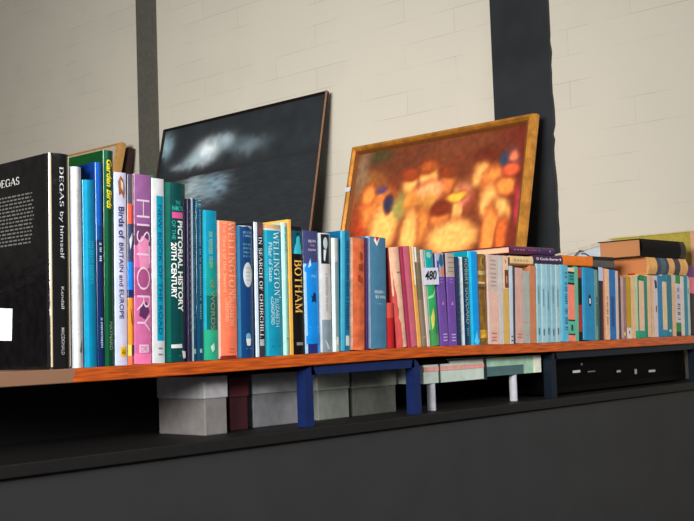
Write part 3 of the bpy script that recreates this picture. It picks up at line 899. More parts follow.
b.oval(0.5, 331, 0.25, 1.5, (150, 210, 210), 'emblem')
b = Book(673.1, 676.8, 672, 275, (214, 174, 140), 'narrow peach paperback right of the dark teal one', kind='soft', depth=0.11, gloss=(0.6, 0.0), zones=[(0.4, 1, 262, 282, (190, 190, 210))])
b = Book(676.9, 681.8, 675.6, 275.5, (196, 190, 200), 'white paperback with a green top, a green foot and black letters', kind='soft', depth=0.11, gloss=(0.45, 0.2), zones=[(0, 1, 262, 284, (30, 140, 50)), (0, 1, 323, 332, (20, 130, 60)), (0, 1, 332, 345, (20, 24, 20))])
b.marks('D', 0.2, 0.85, 304, 322, (20, 20, 26), 'title_lettering')
b.lines(0.3, 0.7, [288, 295], (150, 130, 170), 4)
b = Book(681.9, 685.2, 681, 276.5, (210, 196, 186), 'thin off white paperback second from the right end of the row of upright spines', kind='soft', depth=0.11, gloss=(0.5, 0.1))
b = Book(685.3, 689.6, 685, 276, (0, 124, 148), 'teal paperback nearest the right end of the row', kind='soft', depth=0.11, gloss=(0.35, 0.3), zones=[(0.8, 1, 262, 345, (150, 200, 200))])
b = Book(689.7, 693, 687.5, 279, (196, 196, 190), 'thin pale grey paperback leaning left at the right end of the row', kind='soft', depth=0.10, gloss=(0.5, 0.1), Ys=0.01)
b.lines(0.1, 0.6, [288], (40, 36, 44), 6)
b = Book(694.2, 706, 690.5, 266, (176, 84, 130), 'pink and purple book cut by the right edge of the photo', depth=0.13, gloss=GLOSSY, Ys=0.02,
         zones=[(0, 1, 255, 278, (104, 56, 110)), (0, 1, 278, 294, (226, 120, 130)), (0, 1, 294, 345, (40, 20, 40))])


# ---- books lying flat on top of the row
def top_under(X0, X1):
    return max([z for a, c, z, s in TOPS if c > X0 and a < X1] or [0])


class Lying(Book):
    """lying book: spine to the front, head to the left"""

    def __init__(s, x0, x1, ytop, zbot, depth, base, label, Ys=0.004, zones=(), kind='hard', gloss=(0.4, 0.25), cream=(225, 205, 165), side=None, bulge=None, ytx=None, rotz=0, group='books lying flat on the row'):
        A, B = onY(x0, ytop, Ys), onY(x1, ytop, Ys)
        top = onY(ytx or x0, ytop, Ys).z
        s.h = B.x - A.x
        s.w = top - zbot
        s.root = empty('book', (B.x, Ys, zbot), (0, -math.pi / 2, 0))
        tag(s.root, label, 'book', group)
        s.Ys = Ys
        hard = kind == 'hard'
        s.rough, s.coat, s.var = gloss[0], gloss[1], 0.1
        s.M = lambda c: mat(c, gloss[0], gloss[1], 0.1)
        t = 0.0025 if hard else 0.0006
        bul = bulge if bulge is not None else (0.003 if hard else 0.0)
        r = min(0.0025 if hard else 0.0008, s.w * 0.2)
        zn = [(z[0], z[1], s.v(z[3]), s.v(z[2]), s.M(z[4])) for z in zones]
        mb, s.wu, s.sp = cover_mesh(s.w, s.h, depth, t, bul, r, zn, s.M(base), s.M(side or base))
        s.cover = mb.build('cover', s.root)
        e = 0.004 if hard else 0.0003
        pb = MB()
        pb.box((t + 0.0001, bul + t + 0.0002, e), (s.w - t - 0.0001, depth - 0.004, s.h - e), pages_mat(cream))
        pb.build('pages', s.root)
        s.top = zbot + s.w
        s.X0, s.X1 = A.x, B.x

    def v(s, f):                     # fraction along the spine from the head
        return s.h * (1 - f)


def xat(x, y, Y=0.004):
    return onY(x, y, Y).x


z2 = top_under(xat(510.8, 265), xat(533, 265)) + 0.0004
H2 = Lying(510.8, 533, 255.6, z2, 0.13, (222, 190, 138), 'cream book lying on the dusty pink and grey paperbacks', cream=(226, 190, 150), gloss=(0.55, 0.1), bulge=0.001,
           zones=[(0, 0.12, 0, 1, (150, 90, 60))])
H2.lines(0.4, 0.7, [0.12, 0.26, 0.4, 0.54, 0.68], (188, 160, 108), 0.09, 'title_lettering')
z3 = top_under(xat(533.4, 265), xat(562, 265)) + 0.0004
H3 = Lying(533.3, 562.3, 255.2, z3, 0.13, (54, 26, 66), 'dark purple book with white lettering lying on the pale blue paperbacks', gloss=GLOSSY, bulge=0.001, ytx=545)
H3.text('D Cecile Burger B', 'D', 0.3, 0.78, 0.1, 0.95, (226, 214, 226), bold=0.02)
zt = max(H2.top, H3.top, top_under(xat(504, 254), xat(509, 254))) + 0.0005
H1 = Lying(510.5, 555, 245.6, zt, 0.20, (88, 22, 66), 'burgundy hardback lying on top of the cream and purple books', gloss=GLOSSY, cream=(236, 200, 160), bulge=0.003, side=(110, 26, 44),
           zones=[(0, 1, 0.55, 1.0, (58, 24, 78))])
H1.lines(0.4, 0.62, [0.06, 0.13, 0.2, 0.26], (160, 104, 144), 0.045, 'title_lettering')
H1.lines(0.42, 0.62, [0.38, 0.45, 0.52, 0.6], (134, 80, 134), 0.045, 'title_lettering')
H1.lines(0.35, 0.7, [0.86], (150, 130, 160), 0.03)
z4 = top_under(xat(563, 267), xat(592, 267)) + 0.0004
H4 = Lying(563, 592.6, 255.8, z4, 0.13, (226, 116, 30), 'plain orange book lying on the row right of the purple one', gloss=(0.5, 0.1), bulge=0.0005, ytx=578, side=(60, 26, 30))
z5 = top_under(xat(594, 268), xat(617, 268)) + 0.0004
H5 = Lying(592.6, 614, 257, z5, 0.11, (84, 80, 78), 'dark grey book lying behind the leather book stack', Ys=0.05, gloss=(0.5, 0.1), bulge=0.0005, ytx=610, side=(20, 18, 18),
           zones=[(0.72, 1, 0, 1, (22, 20, 20)), (0, 0.1, 0, 1, (20, 18, 18))])
z6 = top_under(xat(660, 274), xat(686, 274)) + 0.0005
H6 = Lying(649, 687.5, 257.5, z6, 0.145, (220, 164, 96), 'old tan leather book with dark blue bands lying on the right end of the row', gloss=(0.5, 0.15), cream=(224, 140, 84), bulge=0.006, ytx=660,
           zones=[(0, 1, 0.2, 0.5, (56, 60, 88)), (0, 1, 0.65, 0.8, (64, 56, 70)), (0, 1, 0.3, 0.42, (70, 92, 100))])
mk = MB()
mk.box((0.0005, 0.045, H6.h - 0.002), (0.005, 0.065, H6.h + 0.0008), mat((196, 60, 20), 0.5))
mk.build('red_label', H6.root)
H7 = Lying(642, 685.5, 238.2, H6.top + 0.0005, 0.135, (9, 8, 8), 'thick black book lying on the tan leather one, topmost of the stack', gloss=(0.5, 0.05), cream=(206, 140, 90), bulge=0.006, side=(30, 16, 14),
           zones=[(0, 1, 0.88, 1.0, (44, 38, 30))])

# ------------------------------------------------------------------ the plank and what carries it
def wood_mat():
    mt = bpy.data.materials.new('varnished_wood')
    mt.use_nodes = True
    nt = mt.node_tree
    b_ = nt.nodes['Principled BSDF']
    b_.inputs['Roughness'].default_value = 0.35
    tc = nt.nodes.new('ShaderNodeTexCoord')
    mp = nt.nodes.new('ShaderNodeMapping')
    mp.inputs['Scale'].default_value = (6, 40, 90)
    nz = nt.nodes.new('ShaderNodeTexNoise')
    nz.inputs['Scale'].default_value = 3
    nz.inputs['Detail'].default_value = 8
    rp = nt.nodes.new('ShaderNodeValToRGB')
    rp.color_ramp.elements[0].position = 0.3
    rp.color_ramp.elements[1].position = 0.7
    rp.color_ramp.elements[0].color = lin((140, 52, 8)) + [1]
    rp.color_ramp.elements[1].color = lin((220, 100, 20)) + [1]
    # bare worn wood at the left end (wear with its own outline)
    sx = nt.nodes.new('ShaderNodeSeparateXYZ')
    n2 = nt.nodes.new('ShaderNodeTexNoise')
    n2.inputs['Scale'].default_value = 25
    ad = nt.nodes.new('ShaderNodeMath'); ad.operation = 'MULTIPLY_ADD'
    ad.inputs[1].default_value = 0.03
    gt = nt.nodes.new('ShaderNodeMath'); gt.operation = 'LESS_THAN'
    gt.inputs[1].default_value = 0.052
    mx = nt.nodes.new('ShaderNodeMix'); mx.data_type = 'RGBA'
    mx.inputs['B'].default_value = lin((140, 104, 80)) + [1]
    L = nt.links.new
    L(tc.outputs['Object'], mp.inputs['Vector']); L(mp.outputs['Vector'], nz.inputs['Vector'])
    L(nz.outputs['Fac'], rp.inputs['Fac'])
    L(tc.outputs['Object'], sx.inputs['Vector']); L(tc.outputs['Object'], n2.inputs['Vector'])
    L(n2.outputs['Fac'], ad.inputs[0]); L(sx.outputs['X'], ad.inputs[2])
    L(ad.outputs['Value'], gt.inputs[0]); L(gt.outputs['Value'], mx.inputs['Factor'])
    L(rp.outputs['Color'], mx.inputs['A']); L(mx.outputs['Result'], b_.inputs['Base Color'])
    return mt


WOOD = wood_mat()
TH = 0.0214
pl = MB()
NX = 90
xs = [-0.35 + (2.235 + 0.35) * i / NX for i in range(NX + 1)]
prof = [(0.001, 0.0), (0.0, -0.001), (0.0, -TH + 0.001), (0.001, -TH), (0.28, -TH), (0.28, 0.0)]
for i in range(NX):
    for j in range(len(prof)):
        (ya_, za_), (yb_, zb__) = prof[j], prof[(j + 1) % len(prof)]
        a, c = xs[i], xs[i + 1]
        pl.face([(a, ya_, za_ + bow(a)), (c, ya_, za_ + bow(c)), (c, yb_, zb__ + bow(c)), (a, yb_, zb__ + bow(a))], WOOD)
for x in (xs[0], xs[-1]):
    pl.face([(x, p[0], p[1] + bow(x)) for p in prof], WOOD)
plank = tag(pl.build('shelf_plank'), 'long orange brown wooden plank carrying the whole row of books', 'shelf')

NAVY = mat((20, 36, 82), 0.35, 0.1)
LOWZ = -0.130


def riser(name, X0, X1, label, colr):
    r = empty(name, ((X0 + X1) / 2, 0.01, LOWZ))
    tag(r, label, 'riser', 'metal risers under the plank')
    cxm = (X0 + X1) / 2
    tb_, w_ = 0.017, 0.021
    ztop = min(bow(X0), bow(X1), bow(cxm)) - TH - LOWZ - 0.0006
    for part in ('crossbar', 'leg', 'leg.001'):
        mb = MB()
        if part == 'crossbar':
            mb.box((X0 - cxm + 0.018, 0.0, ztop - tb_), (X1 - cxm - 0.018, 0.022, ztop), colr)
        else:
            sg = -1 if part == 'leg' else 1
            xo = (X0 if sg < 0 else X1) - cxm
            pts = []
            R_ = 0.022
            for k in range(7):       # rounded shoulder
                a = math.pi / 2 * k / 6
                pts.append((xo - sg * R_ + sg * R_ * math.sin(a), ztop - R_ + R_ * math.cos(a)))
            pts += [(xo, 0.0), (xo - sg * w_, 0.0)]
            for k in range(5):
                a = math.pi / 2 * (1 - k / 4)
                r2 = 0.008
                pts.append((xo - sg * w_ - sg * r2 + sg * r2 * math.sin(a), ztop - tb_ - r2 + r2 * math.cos(a)))
            mb.prism([(p[0], 0.0, p[1]) for p in pts], (0, 0.022, 0), colr)
        mb.build(part.split('.')[0], r)
    return r


xR = onY(420, 365, 0.01).x
riser('metal_riser', onY(305, 385, 0.01).x, xR, 'navy blue metal riser with rounded corner under the middle of the plank', NAVY)
riser('metal_riser', onY(551, 365, 0.01).x, onY(698.5, 360, 0.01).x, 'dark blue metal riser under the right end of the plank', mat((10, 24, 36), 0.5))

# low cabinet under everything
CH = mat((50, 50, 51), 0.8, 0, 0.06, 8)
cb = empty('low_cabinet', (0.9, 0.0, -0.8))
tag(cb, 'long charcoal grey low cabinet standing under the plank and its risers', 'cabinet')
q = MB(); q.box((-1.35, -0.012, 0.8 + LOWZ - 0.02), (1.33, 0.31, 0.8 + LOWZ), mat((24, 23, 23), 0.6)); q.build('top', cb, bevel=0.002)
q = MB(); q.box((-1.33, 0.0, 0.0), (1.31, 0.30, 0.8 + LOWZ - 0.0205), CH); q.build('body', cb)
q = MB(); q.box((-0.43, 0.282, LOWZ + 0.0005), (2.2, 0.295, -TH - 0.001), mat((16, 16, 17), 0.8)); tag(q.build('shade_board'), 'added black board standing in for the shade at the back under the plank', 'board')  # black board put in for the deep shade under the plank

# things standing under the plank
under = 'things kept under the plank'


def px_box(x0, x1, y0, Y0, Y1, z0=LOWZ):
    A = onY(x0, y0, Y0); B = onY(x1, y0, Y0)
    return A.x, B.x, A.z


def flat_box(x0, x1, ytop, Y0, Y1, rgb, label, lidrgb):
    X0, X1, zt_ = px_box(x0, x1, ytop, Y0, Y1)
    r = empty('flat_box', ((X0 + X1) / 2, (Y0 + Y1) / 2, LOWZ))
    tag(r, label, 'box', under)
    hx, hy, hz = (X1 - X0) / 2, (Y1 - Y0) / 2, zt_ - LOWZ
    q = MB(); q.box((-hx, -hy, 0), (hx, hy, hz * 0.62), mat(rgb, 0.6)); q.build('body', r, bevel=0.002)
    q = MB(); q.box((-hx - 0.002, -hy - 0.002, hz * 0.62), (hx + 0.002, hy + 0.002, hz), mat(lidrgb, 0.6)); q.build('lid', r, bevel=0.002)


flat_box(204, 226, 376.5, 0.06, 0.19, (120, 116, 116), 'small grey box under the plank below the coral book', (170, 168, 172))
flat_box(252, 304, 374.2, 0.10, 0.24, (120, 120, 124), 'flat pale grey box under the plank below the wide teal book', (160, 162, 166))
flat_box(317, 348, 372.6, 0.10, 0.24, (120, 124, 118), 'flat whitish box under the plank below the orange cloth book', (170, 172, 164))
flat_box(352, 395, 371.8, 0.10, 0.24, (84, 86, 80), 'flat grey box behind the navy riser leg under the plank', (116, 120, 110))
flat_box(229, 247, 377.4, 0.09, 0.2, (60, 24, 30), 'small dark maroon box under the plank below the navy book with an oval', (84, 34, 40))

# pale green case
X0, X1, zt_ = px_box(423, 540, 354, 0.036, 0.2)
zt_ = -TH - 0.006
gz0 = onY(535, 372.5, 0.036).z
case = empty('display_case', ((X0 + X1) / 2, 0.036, LOWZ))
tag(case, 'pale green glass sided display case with a pink strip under the plank', 'case', under)
ox = case.location.x
xs_ = lambda x: onY(x, 365, 0.036).x - ox
bz = gz0 - LOWZ
tz = zt_ - LOWZ
q = MB(); q.box((xs_(485.5), 0, bz), (xs_(533.5), 0.12, tz), mat((160, 196, 172), 0.15, 0.3, 0.2, 25)); q.build('glass_panel', case)
zc = onY(430, 364.8, 0.036).z - LOWZ
q = MB(); q.box((xs_(423), 0, bz - 0.004), (xs_(450), 0.12, zc), mat((196, 210, 200), 0.15, 0.3, 0.12, 25)); q.build('glass_panel', case)
q = MB(); q.box((xs_(450), 0, bz - 0.004), (xs_(483.5), 0.12, tz), mat((196, 210, 200), 0.15, 0.3, 0.12, 25)); q.build('glass_panel', case)
q = MB(); q.box((xs_(423), -0.0015, onY(450, 370, 0.036).z - LOWZ), (xs_(483.5), 0, onY(450, 365.5, 0.036).z - LOWZ), mat((226, 160, 152), 0.5))
ps = q.build('strip', case); ps['label'] = 'pink strip'
q = MB(); q.box((xs_(483.5), -0.003, bz - 0.006), (xs_(485.5), 0.12, tz), mat((24, 36, 36), 0.4)); q.build('divider', case)
q = MB(); q.box((xs_(438), -0.002, bz - 0.004), (xs_(439.3), 0.0, zc), mat((60, 72, 68), 0.4)); q.build('divider', case)
q = MB(); q.box((xs_(533.5), -0.003, bz), (xs_(540), 0.12, tz), mat((226, 228, 210), 0.5)); q.build('corner_post', case)
q = MB(); q.box((xs_(485.5), -0.0012, bz), (xs_(523), 0, onY(500, 366, 0.036).z - LOWZ), mat((76, 104, 108), 0.4)); q.build('lower_band', case)
for xx in (512, 430):
    q = MB()
    ra = 0.009
    c0 = xs_(xx + 4)
    pts = [(c0 + ra * math.cos(k * math.pi / 8), 0.0105 + ra * math.sin(k * math.pi / 8), 0) for k in range(16)]
    q.prism(pts, (0, 0, bz + 0.001), mat((186, 188, 196), 0.4)); q.build('foot', case)
# black wedge lying on the low end of the case
xa_, xb_ = onY(422, 362, 0.036).x, onY(450, 362, 0.036).x
zw = LOWZ + zc + 0.0005
q = MB()
q.prism([(xa_, 0.037, zw), (xb_ - 0.001, 0.037, zw), (xb_ - 0.012, 0.037, -TH - 0.0015), (xa_, 0.037, -TH - 0.0015)], (0, 0.1, 0), mat((6, 6, 7), 0.5))
tag(q.build('wedge_box'), 'black wedge shaped box lying on the pale case right of the navy riser', 'box', under)

# black audio unit with silver labels
X0, X1, _ = px_box(545, 683, 352, 0.05, 0.2)
X1 -= 0.0
hf = empty('audio_unit', ((X0 + X1) / 2, 0.045, LOWZ))
tag(hf, 'black audio unit with small silver labels under the right part of the plank', 'audio unit', under)
ox = hf.location.x
BK = mat((4, 4, 5), 0.6)
q = MB(); q.box((X0 - ox, 0.0, 0.004), (X1 - ox, 0.18, -TH - 0.004 - LOWZ), BK); q.build('body', hf, bevel=0.002)
q = MB(); q.box((X0 - ox + 0.01, -0.003, 0.006), (X1 - ox - 0.01, 0.0, 0.02), mat((8, 8, 8), 0.5)); q.build('lower_panel', hf)
for (a, c, y0, y1, g) in ((573, 580, 370, 373, 200), (588, 595, 370.5, 372.3, 110), (617, 620.5, 370, 372.5, 150), (649, 655, 369.5, 372.3, 170), (581, 582.5, 363, 365.5, 90), (635, 636.5, 369, 374, 150)):
    A, B = onY(a, y1, 0.0415), onY(c, y0, 0.0415)
    q = MB(); q.box((A.x - ox, -0.0042, max(0.001, A.z - LOWZ)), (B.x - ox, -0.0028, max(0.006, B.z - LOWZ)), mat((g, g, g + 4), 0.4)); q.build('silver_label', hf)
for sx_ in (-1, 1):
    q = MB(); q.box((sx_ * (X1 - X0) * 0.42 - 0.02, 0.02, 0), (sx_ * (X1 - X0) * 0.42 + 0.02, 0.16, 0.004), BK); q.build('foot', hf)

# ------------------------------------------------------------------ room
XW = 2.255


def wall_mat():
    mt = bpy.data.materials.new('painted_brick')
    mt.use_nodes = True
    nt = mt.node_tree
    b_ = nt.nodes['Principled BSDF']
    b_.inputs['Roughness'].default_value = 0.7
    tc = nt.nodes.new('ShaderNodeTexCoord')
    sx = nt.nodes.new('ShaderNodeSeparateXYZ')
    cb_ = nt.nodes.new('ShaderNodeCombineXYZ')
    br = nt.nodes.new('ShaderNodeTexBrick')
    br.inputs['Scale'].default_value = 1.0
    br.inputs['Brick Width'].default_value = 0.46
    br.inputs['Row Height'].default_value = 0.0875
    br.inputs['Mortar Size'].default_value = 0.0011
    br.inputs['Mortar Smooth'].default_value = 0.6
    c = lin((212, 205, 190))
    br.inputs['Color1'].default_value = c + [1]
    br.inputs['Color2'].default_value = [v * 0.96 for v in c] + [1]
    br.inputs['Mortar'].default_value = [v * 0.66 for v in c] + [1]
    nz = nt.nodes.new('ShaderNodeTexNoise')
    nz.inputs['Scale'].default_value = 4
    rp = nt.nodes.new('ShaderNodeValToRGB')
    rp.color_ramp.elements[0].position = 0.42
    rp.color_ramp.elements[1].position = 0.6
    mx = nt.nodes.new('ShaderNodeMix'); mx.data_type = 'RGBA'
    mx.inputs['A'].default_value = c + [1]
    bp = nt.nodes.new('ShaderNodeBump')
    bp.inputs['Strength'].default_value = 0.07
    bp.inputs['Distance'].default_value = 0.004
    n3 = nt.nodes.new('ShaderNodeTexNoise')
    n3.inputs['Scale'].default_value = 18
    L = nt.links.new
    ad = nt.nodes.new('ShaderNodeMath'); ad.operation = 'ADD'; ad.inputs[1].default_value = 0.0355
    L(tc.outputs['Object'], sx.inputs['Vector']); L(sx.outputs['Y'], cb_.inputs['X']); L(sx.outputs['Z'], ad.inputs[0]); L(ad.outputs['Value'], cb_.inputs['Y'])
    L(cb_.outputs['Vector'], br.inputs['Vector'])
    L(tc.outputs['Object'], nz.inputs['Vector']); L(nz.outputs['Fac'], rp.inputs['Fac'])
    L(rp.outputs['Color'], mx.inputs['Factor']); L(br.outputs['Color'], mx.inputs['B'])
    L(mx.outputs['Result'], b_.inputs['Base Color'])
    L(tc.outputs['Object'], n3.inputs['Vector']); L(n3.outputs['Fac'], bp.inputs['Height']); L(bp.outputs['Normal'], b_.inputs['Normal'])
    return mt


q = MB(); q.box((XW, -2.2, -0.8), (XW + 0.1, 4.8, 2.6), wall_mat()); struct(q.build('wall_right'))
q = MB(); q.box((-4.0, -5.5, -0.9), (XW + 0.1, 4.8, -0.8), mat((52, 48, 46), 0.8, 0, 0.15, 20)); struct(q.build('floor'))
q = MB(); q.box((-4.0, 4.8, 0.55), (XW + 0.1, 4.9, 2.6), mat((190, 184, 170), 0.8)); struct(q.build('wall_back'))
q = MB(); q.box((-4.0, 4.78, -0.8), (XW, 4.9, 0.55), mat((40, 34, 30), 0.7)); struct(q.build('added_dado'))  # unseen dado, added to keep the lower reflection in the black cover dark
# grey upright board left of the seascape
Ya, Yb = onX(141, 150, XW).y, onX(157, 150, XW).y
q = MB(); q.box((XW - 0.012, Yb - 0.02, -0.8), (XW, Ya, 2.6), mat((92, 90, 82), 0.6)); struct(q.build('trim_1'))
# charcoal upright panel with chipped paint edge right of the painting
Ya, Yb = onX(500, 190, XW).y, onX(558, 190, XW).y
pts = [(XW - 0.014, Ya, -0.8), (XW - 0.014, Ya, 2.6)]
z = 2.6
ed = []
while z > -0.8:
    ed.append((XW - 0.014, Yb + random.choice((0, 0, 0.002, 0.006, -0.003, 0.001)) , z))
    z -= random.uniform(0.015, 0.05)
ed.append((XW - 0.014, Yb, -0.8))
q = MB(); q.prism(pts + ed, (0.014, 0, 0), mat((44, 47, 50), 0.5, 0, 0.15, 6)); struct(q.build('trim_2'))

# side table behind, carrying the leaning pictures
TZ = 0.11
tbm = empty('side_table', (2.08, 1.85, -0.8))
tag(tbm, 'long dark side table against the brick wall carrying the leaning pictures', 'table')
DK = mat((40, 34, 30), 0.5)
q = MB(); q.box((-0.22, -1.52, 0.8 + TZ - 0.03), (0.172, 1.6, 0.8 + TZ), DK); q.build('tabletop', tbm, bevel=0.003)
for sx_ in (-0.19, 0.13):
    for sy_ in (-1.46, 1.52):
        q = MB(); q.box((sx_, sy_, 0), (sx_ + 0.035, sy_ + 0.035, 0.8 + TZ - 0.0305), DK); q.build('leg', tbm)


# ------------------------------------------------------------------ pictures leaning on the wall
def vnoise(seed):
    rnd = random.Random(seed)
    tab = {}

    def g(i, j):
        if (i, j) not in tab:
            tab[(i, j)] = rnd.random()
        return tab[(i, j)]

    def f(x, y):
        i, j = math.floor(x), math.floor(y)
        a, b_ = x - i, y - j
        a, b_ = a * a * (3 - 2 * a), b_ * b_ * (3 - 2 * b_)
        return (g(i, j) * (1 - a) + g(i + 1, j) * a) * (1 - b_) + (g(i, j + 1) * (1 - a) + g(i + 1, j + 1) * a) * b_
    return f


def picture(name, Yl, Yr, ztop, zbot, xtop, lean, label, cat, frame_w, frame_d, frame_m, paintfn, nx, ny, rough=0.5, inner_m=None):
    """a framed picture facing -X; local axes: u from left to right (world -Y), v upwards along the picture"""
    H = (ztop - zbot) / math.cos(lean)
    W = Yl - Yr
    xb = xtop - math.tan(lean) * (ztop - zbot)
    r = empty(name, (xb, (Yl + Yr) / 2, zbot + 0.002), (0, lean, 0))
    tag(r, label, cat, 'pictures leaning on the wall')
    P = lambda u, v, d: (d, W / 2 - u, v)         # d = depth towards the wall
    # frame: mitred moulding with a stepped profile
    q = MB()
    steps = [(0, 0.0), (0.18, -frame_d * 0.9), (0.45, -frame_d), (0.62, -frame_d * 0.55), (0.8, -frame_d * 0.65), (1.0, -frame_d * 0.1)]
    rings = []
    for s_, d_ in [(0, frame_d * 0.6)] + steps:
        o_ = s_ * frame_w
        rings.append([P(o_, o_, d_), P(W - o_, o_, d_), P(W - o_, H - o_, d_), P(o_, H - o_, d_)])
    for k in range(len(rings) - 1):
        for i in range(4):
            j = (i + 1) % 4
            mm = frame_m if not inner_m or k < 4 else inner_m
            q.face([rings[k][i], rings[k][j], rings[k + 1][j], rings[k + 1][i]], mm)
    q.face(rings[0][::-1], frame_m)
    q.build('frame', r)
    # canvas
    u0, u1, w0, w1 = frame_w * 0.98, W - frame_w * 0.98, frame_w * 0.98, H - frame_w * 0.98
    vs, fs, cs = [], [], []
    for j in range(ny + 1):
        for i in range(nx + 1):
            u = u0 + (u1 - u0) * i / nx
            v = w0 + (w1 - w0) * j / ny
            vs.append(P(u, v, -frame_d * 0.1))
            cs.append(lin(paintfn(i / nx, j / ny)))
    for j in range(ny):
        for i in range(nx):
            n = j * (nx + 1) + i
            fs.append((n, n + 1, n + nx + 2, n + nx + 1))
    c = mesh_obj('canvas', vs, fs, paint_mat(name + '_paint', rough), r)
    at = c.data.color_attributes.new('pigment', 'FLOAT_COLOR', 'POINT')
    for k, col in enumerate(cs):
        at.data[k].color = col + [1]
    r['size'] = (W, H)
    return r, W, H


def mixc(a, b_, t):
    t = max(0.0, min(1.0, t))
    return tuple(x + (y - x) * t for x, y in zip(a, b_))


n1, n2_, n3_ = vnoise(1), vnoise(2), vnoise(3)

# --- warm painting: a generic arrangement of glowing rounded fruit, blooms and leaves
P_YL, P_YR, P_TOP, P_BOT = 1.34, 0.532, 0.732, 0.112
LEAN = math.radians(14.3)
P_XT = 2.165
fw = 0.034


def canvas_uv(x, y, Yl, Yr, zbot, xtop, ztop, lean):
    """where a sight line meets the leaning picture, as (0..1, 0..1) over its width and height"""
    n = Vector((math.cos(lean), 0, -math.sin(lean)))
    p0 = Vector((xtop, 0, ztop))
    rr = ray(x, y)
    t = (p0 - CAM).dot(n) / rr.dot(n)
    p = CAM + rr * t
    H = (ztop - zbot) / math.cos(lean)
    W = Yl - Yr
    v = (p.z - zbot) / math.cos(lean)
    u = Yl - p.y
    return ((u - fw) / (W - 2 * fw), (v - fw) / (H - 2 * fw)), W


def Cuv(x, y):
    return canvas_uv(x, y, P_YL, P_YR, P_BOT, P_XT, P_TOP, LEAN)[0]


FL, FL2, OR, RD, DKB = (255, 176, 92), (250, 140, 62), (230, 96, 30), (190, 52, 22), (70, 26, 14)
blobs = []


def blob(x, y, rx, ry, col, soft=0.35):
    u, v = Cuv(x, y)
    if soft < 0.55:                  # a dark painted contour round each form
        blobs.append((u, v, rx * 1.08 / 172.0, ry * 1.08 / 128.0, mixc(col, (96, 34, 14), 0.75), 0.45))
    blobs.append((u, v, rx * 0.88 / 172.0, ry * 0.88 / 128.0, col, soft))


# glowing fruit forms and blooms
for a in ((380, 158, 14, 7, (70, 60, 30), 0.9), (372, 186, 16, 12, (150, 92, 40), 0.8), (362, 172, 10, 22, (126, 96, 70), 0.9),
          (430, 205, 50, 26, (150, 62, 26), 0.9), (365, 225, 14, 18, RD, 0.6), (378, 212, 20, 20, FL2, 0.5), (384, 228, 16, 22, FL, 0.4),
          (370, 196, 8, 9, FL2, 0.5), (389, 205, 5, 8, (50, 44, 70), 0.5), (382, 190, 7, 4, (90, 60, 80), 0.6),
          (411, 184, 9, 11, FL, 0.45), (429, 178, 10, 11, FL, 0.4), (411, 176, 9, 6, (150, 60, 24), 0.5), (429, 169, 10, 6, (170, 80, 30), 0.5),
          (449, 182, 8, 10, FL2, 0.45), (449, 174, 9, 5, (140, 56, 22), 0.5), (430, 192, 16, 8, (255, 160, 100), 0.5), (400, 208, 9, 13, (150, 140, 70), 0.6),
          (412, 206, 10, 10, (240, 150, 60), 0.6), (428, 206, 12, 9, (206, 140, 60), 0.6), (418, 228, 14, 15, (220, 130, 56), 0.5), (408, 236, 9, 22, FL, 0.45),
          (440, 218, 10, 11, FL2, 0.45), (440, 210, 10, 6, (120, 44, 18), 0.5), (458, 206, 6, 22, FL, 0.4), (452, 238, 26, 14, FL, 0.4),
          (466, 192, 8, 14, (210, 110, 90), 0.7), (472, 178, 9, 9, (220, 150, 90), 0.7), (458, 197, 10, 4, (240, 180, 60), 0.5),
          (486, 166, 15, 12, (96, 34, 16), 0.4), (481, 176, 10, 11, FL, 0.4), (494, 190, 13, 20, FL2, 0.35), (491, 205, 12, 16, FL, 0.35),
          (500, 215, 9, 14, FL, 0.4), (488, 232, 8, 18, FL2, 0.4), (501, 236, 6, 14, (214, 100, 40), 0.4), (507, 187, 10, 8, FL2, 0.4),
          (513, 160, 8, 10, (120, 70, 70), 0.7), (512, 170, 7, 6, (236, 96, 56), 0.5), (516, 155, 4, 4, (226, 120, 80), 0.6), (505, 159, 5, 6, (50, 60, 80), 0.6),
          (518, 205, 4, 16, (170, 50, 60), 0.5), (463, 170, 12, 14, (110, 50, 24), 0.8)):
    blob(*a)


def warm(u, v):
    du = (n1(u * 14, v * 11) - 0.5) * 0.022
    dv = (n2_(u * 14, v * 11) - 0.5) * 0.028
    base = mixc((62, 26, 14), (150, 76, 38), n3_(u * 3, v * 3) * 0.8)
    base = mixc(base, (100, 52, 30), max(0, v - 0.75) * 2)
    if u > 0.8:
        base = mixc(base, (110, 32, 18), (u - 0.8) * 4)
    c = base
    for (bu, bv, ru, rv, col, soft) in blobs:
        d = math.sqrt(((u + du - bu) / ru) ** 2 + ((v + dv - bv) / rv) ** 2)
        if d < 1 + soft:
            t = 1 if d < 1 - soft else (1 + soft - d) / (2 * soft)
            c = mixc(c, col, t * t * (3 - 2 * t))
    k = 1.04 + 0.22 * n1(u * 60, v * 46)
    return tuple(x * k for x in c)


GILT = mat((196, 132, 50), 0.38, 0.2, 0.25, 30, 0.35)
pr, W, H = picture('framed_painting', P_YL, P_YR, P_TOP, P_BOT, P_XT, LEAN,
                   'gilt framed painting in glowing orange and brown leaning on the white wall', 'painting',
                   fw, 0.022, GILT, warm, 170, 128, 0.45, inner_m=mat((120, 70, 30), 0.5))
q = MB()
u0 = canvas_uv(353, 192, P_YL, P_YR, P_BOT, P_XT, P_TOP, LEAN)
pp = onX(354.5, 191.5, P_XT - 0.16)
v_ = (onX(354.5, 191.5, P_XT - math.tan(LEAN) * 0.17).z - P_BOT) / math.cos(LEAN)
q.box((-0.0235, W / 2 - 0.03, v_ - 0.009), (-0.0215, W / 2 - 0.004, v_ + 0.008), mat((206, 206, 214), 0.6))
sk = q.build('price_sticker', pr)
sk['label'] = 'small white sticker on the frame'

# --- dark seascape
S_YL, S_YR, S_TOP, S_BOT = 2.535, 1.515, 0.985, 0.112
S_LEAN = math.radians(12.0)
S_XT = 2.215
hz = None


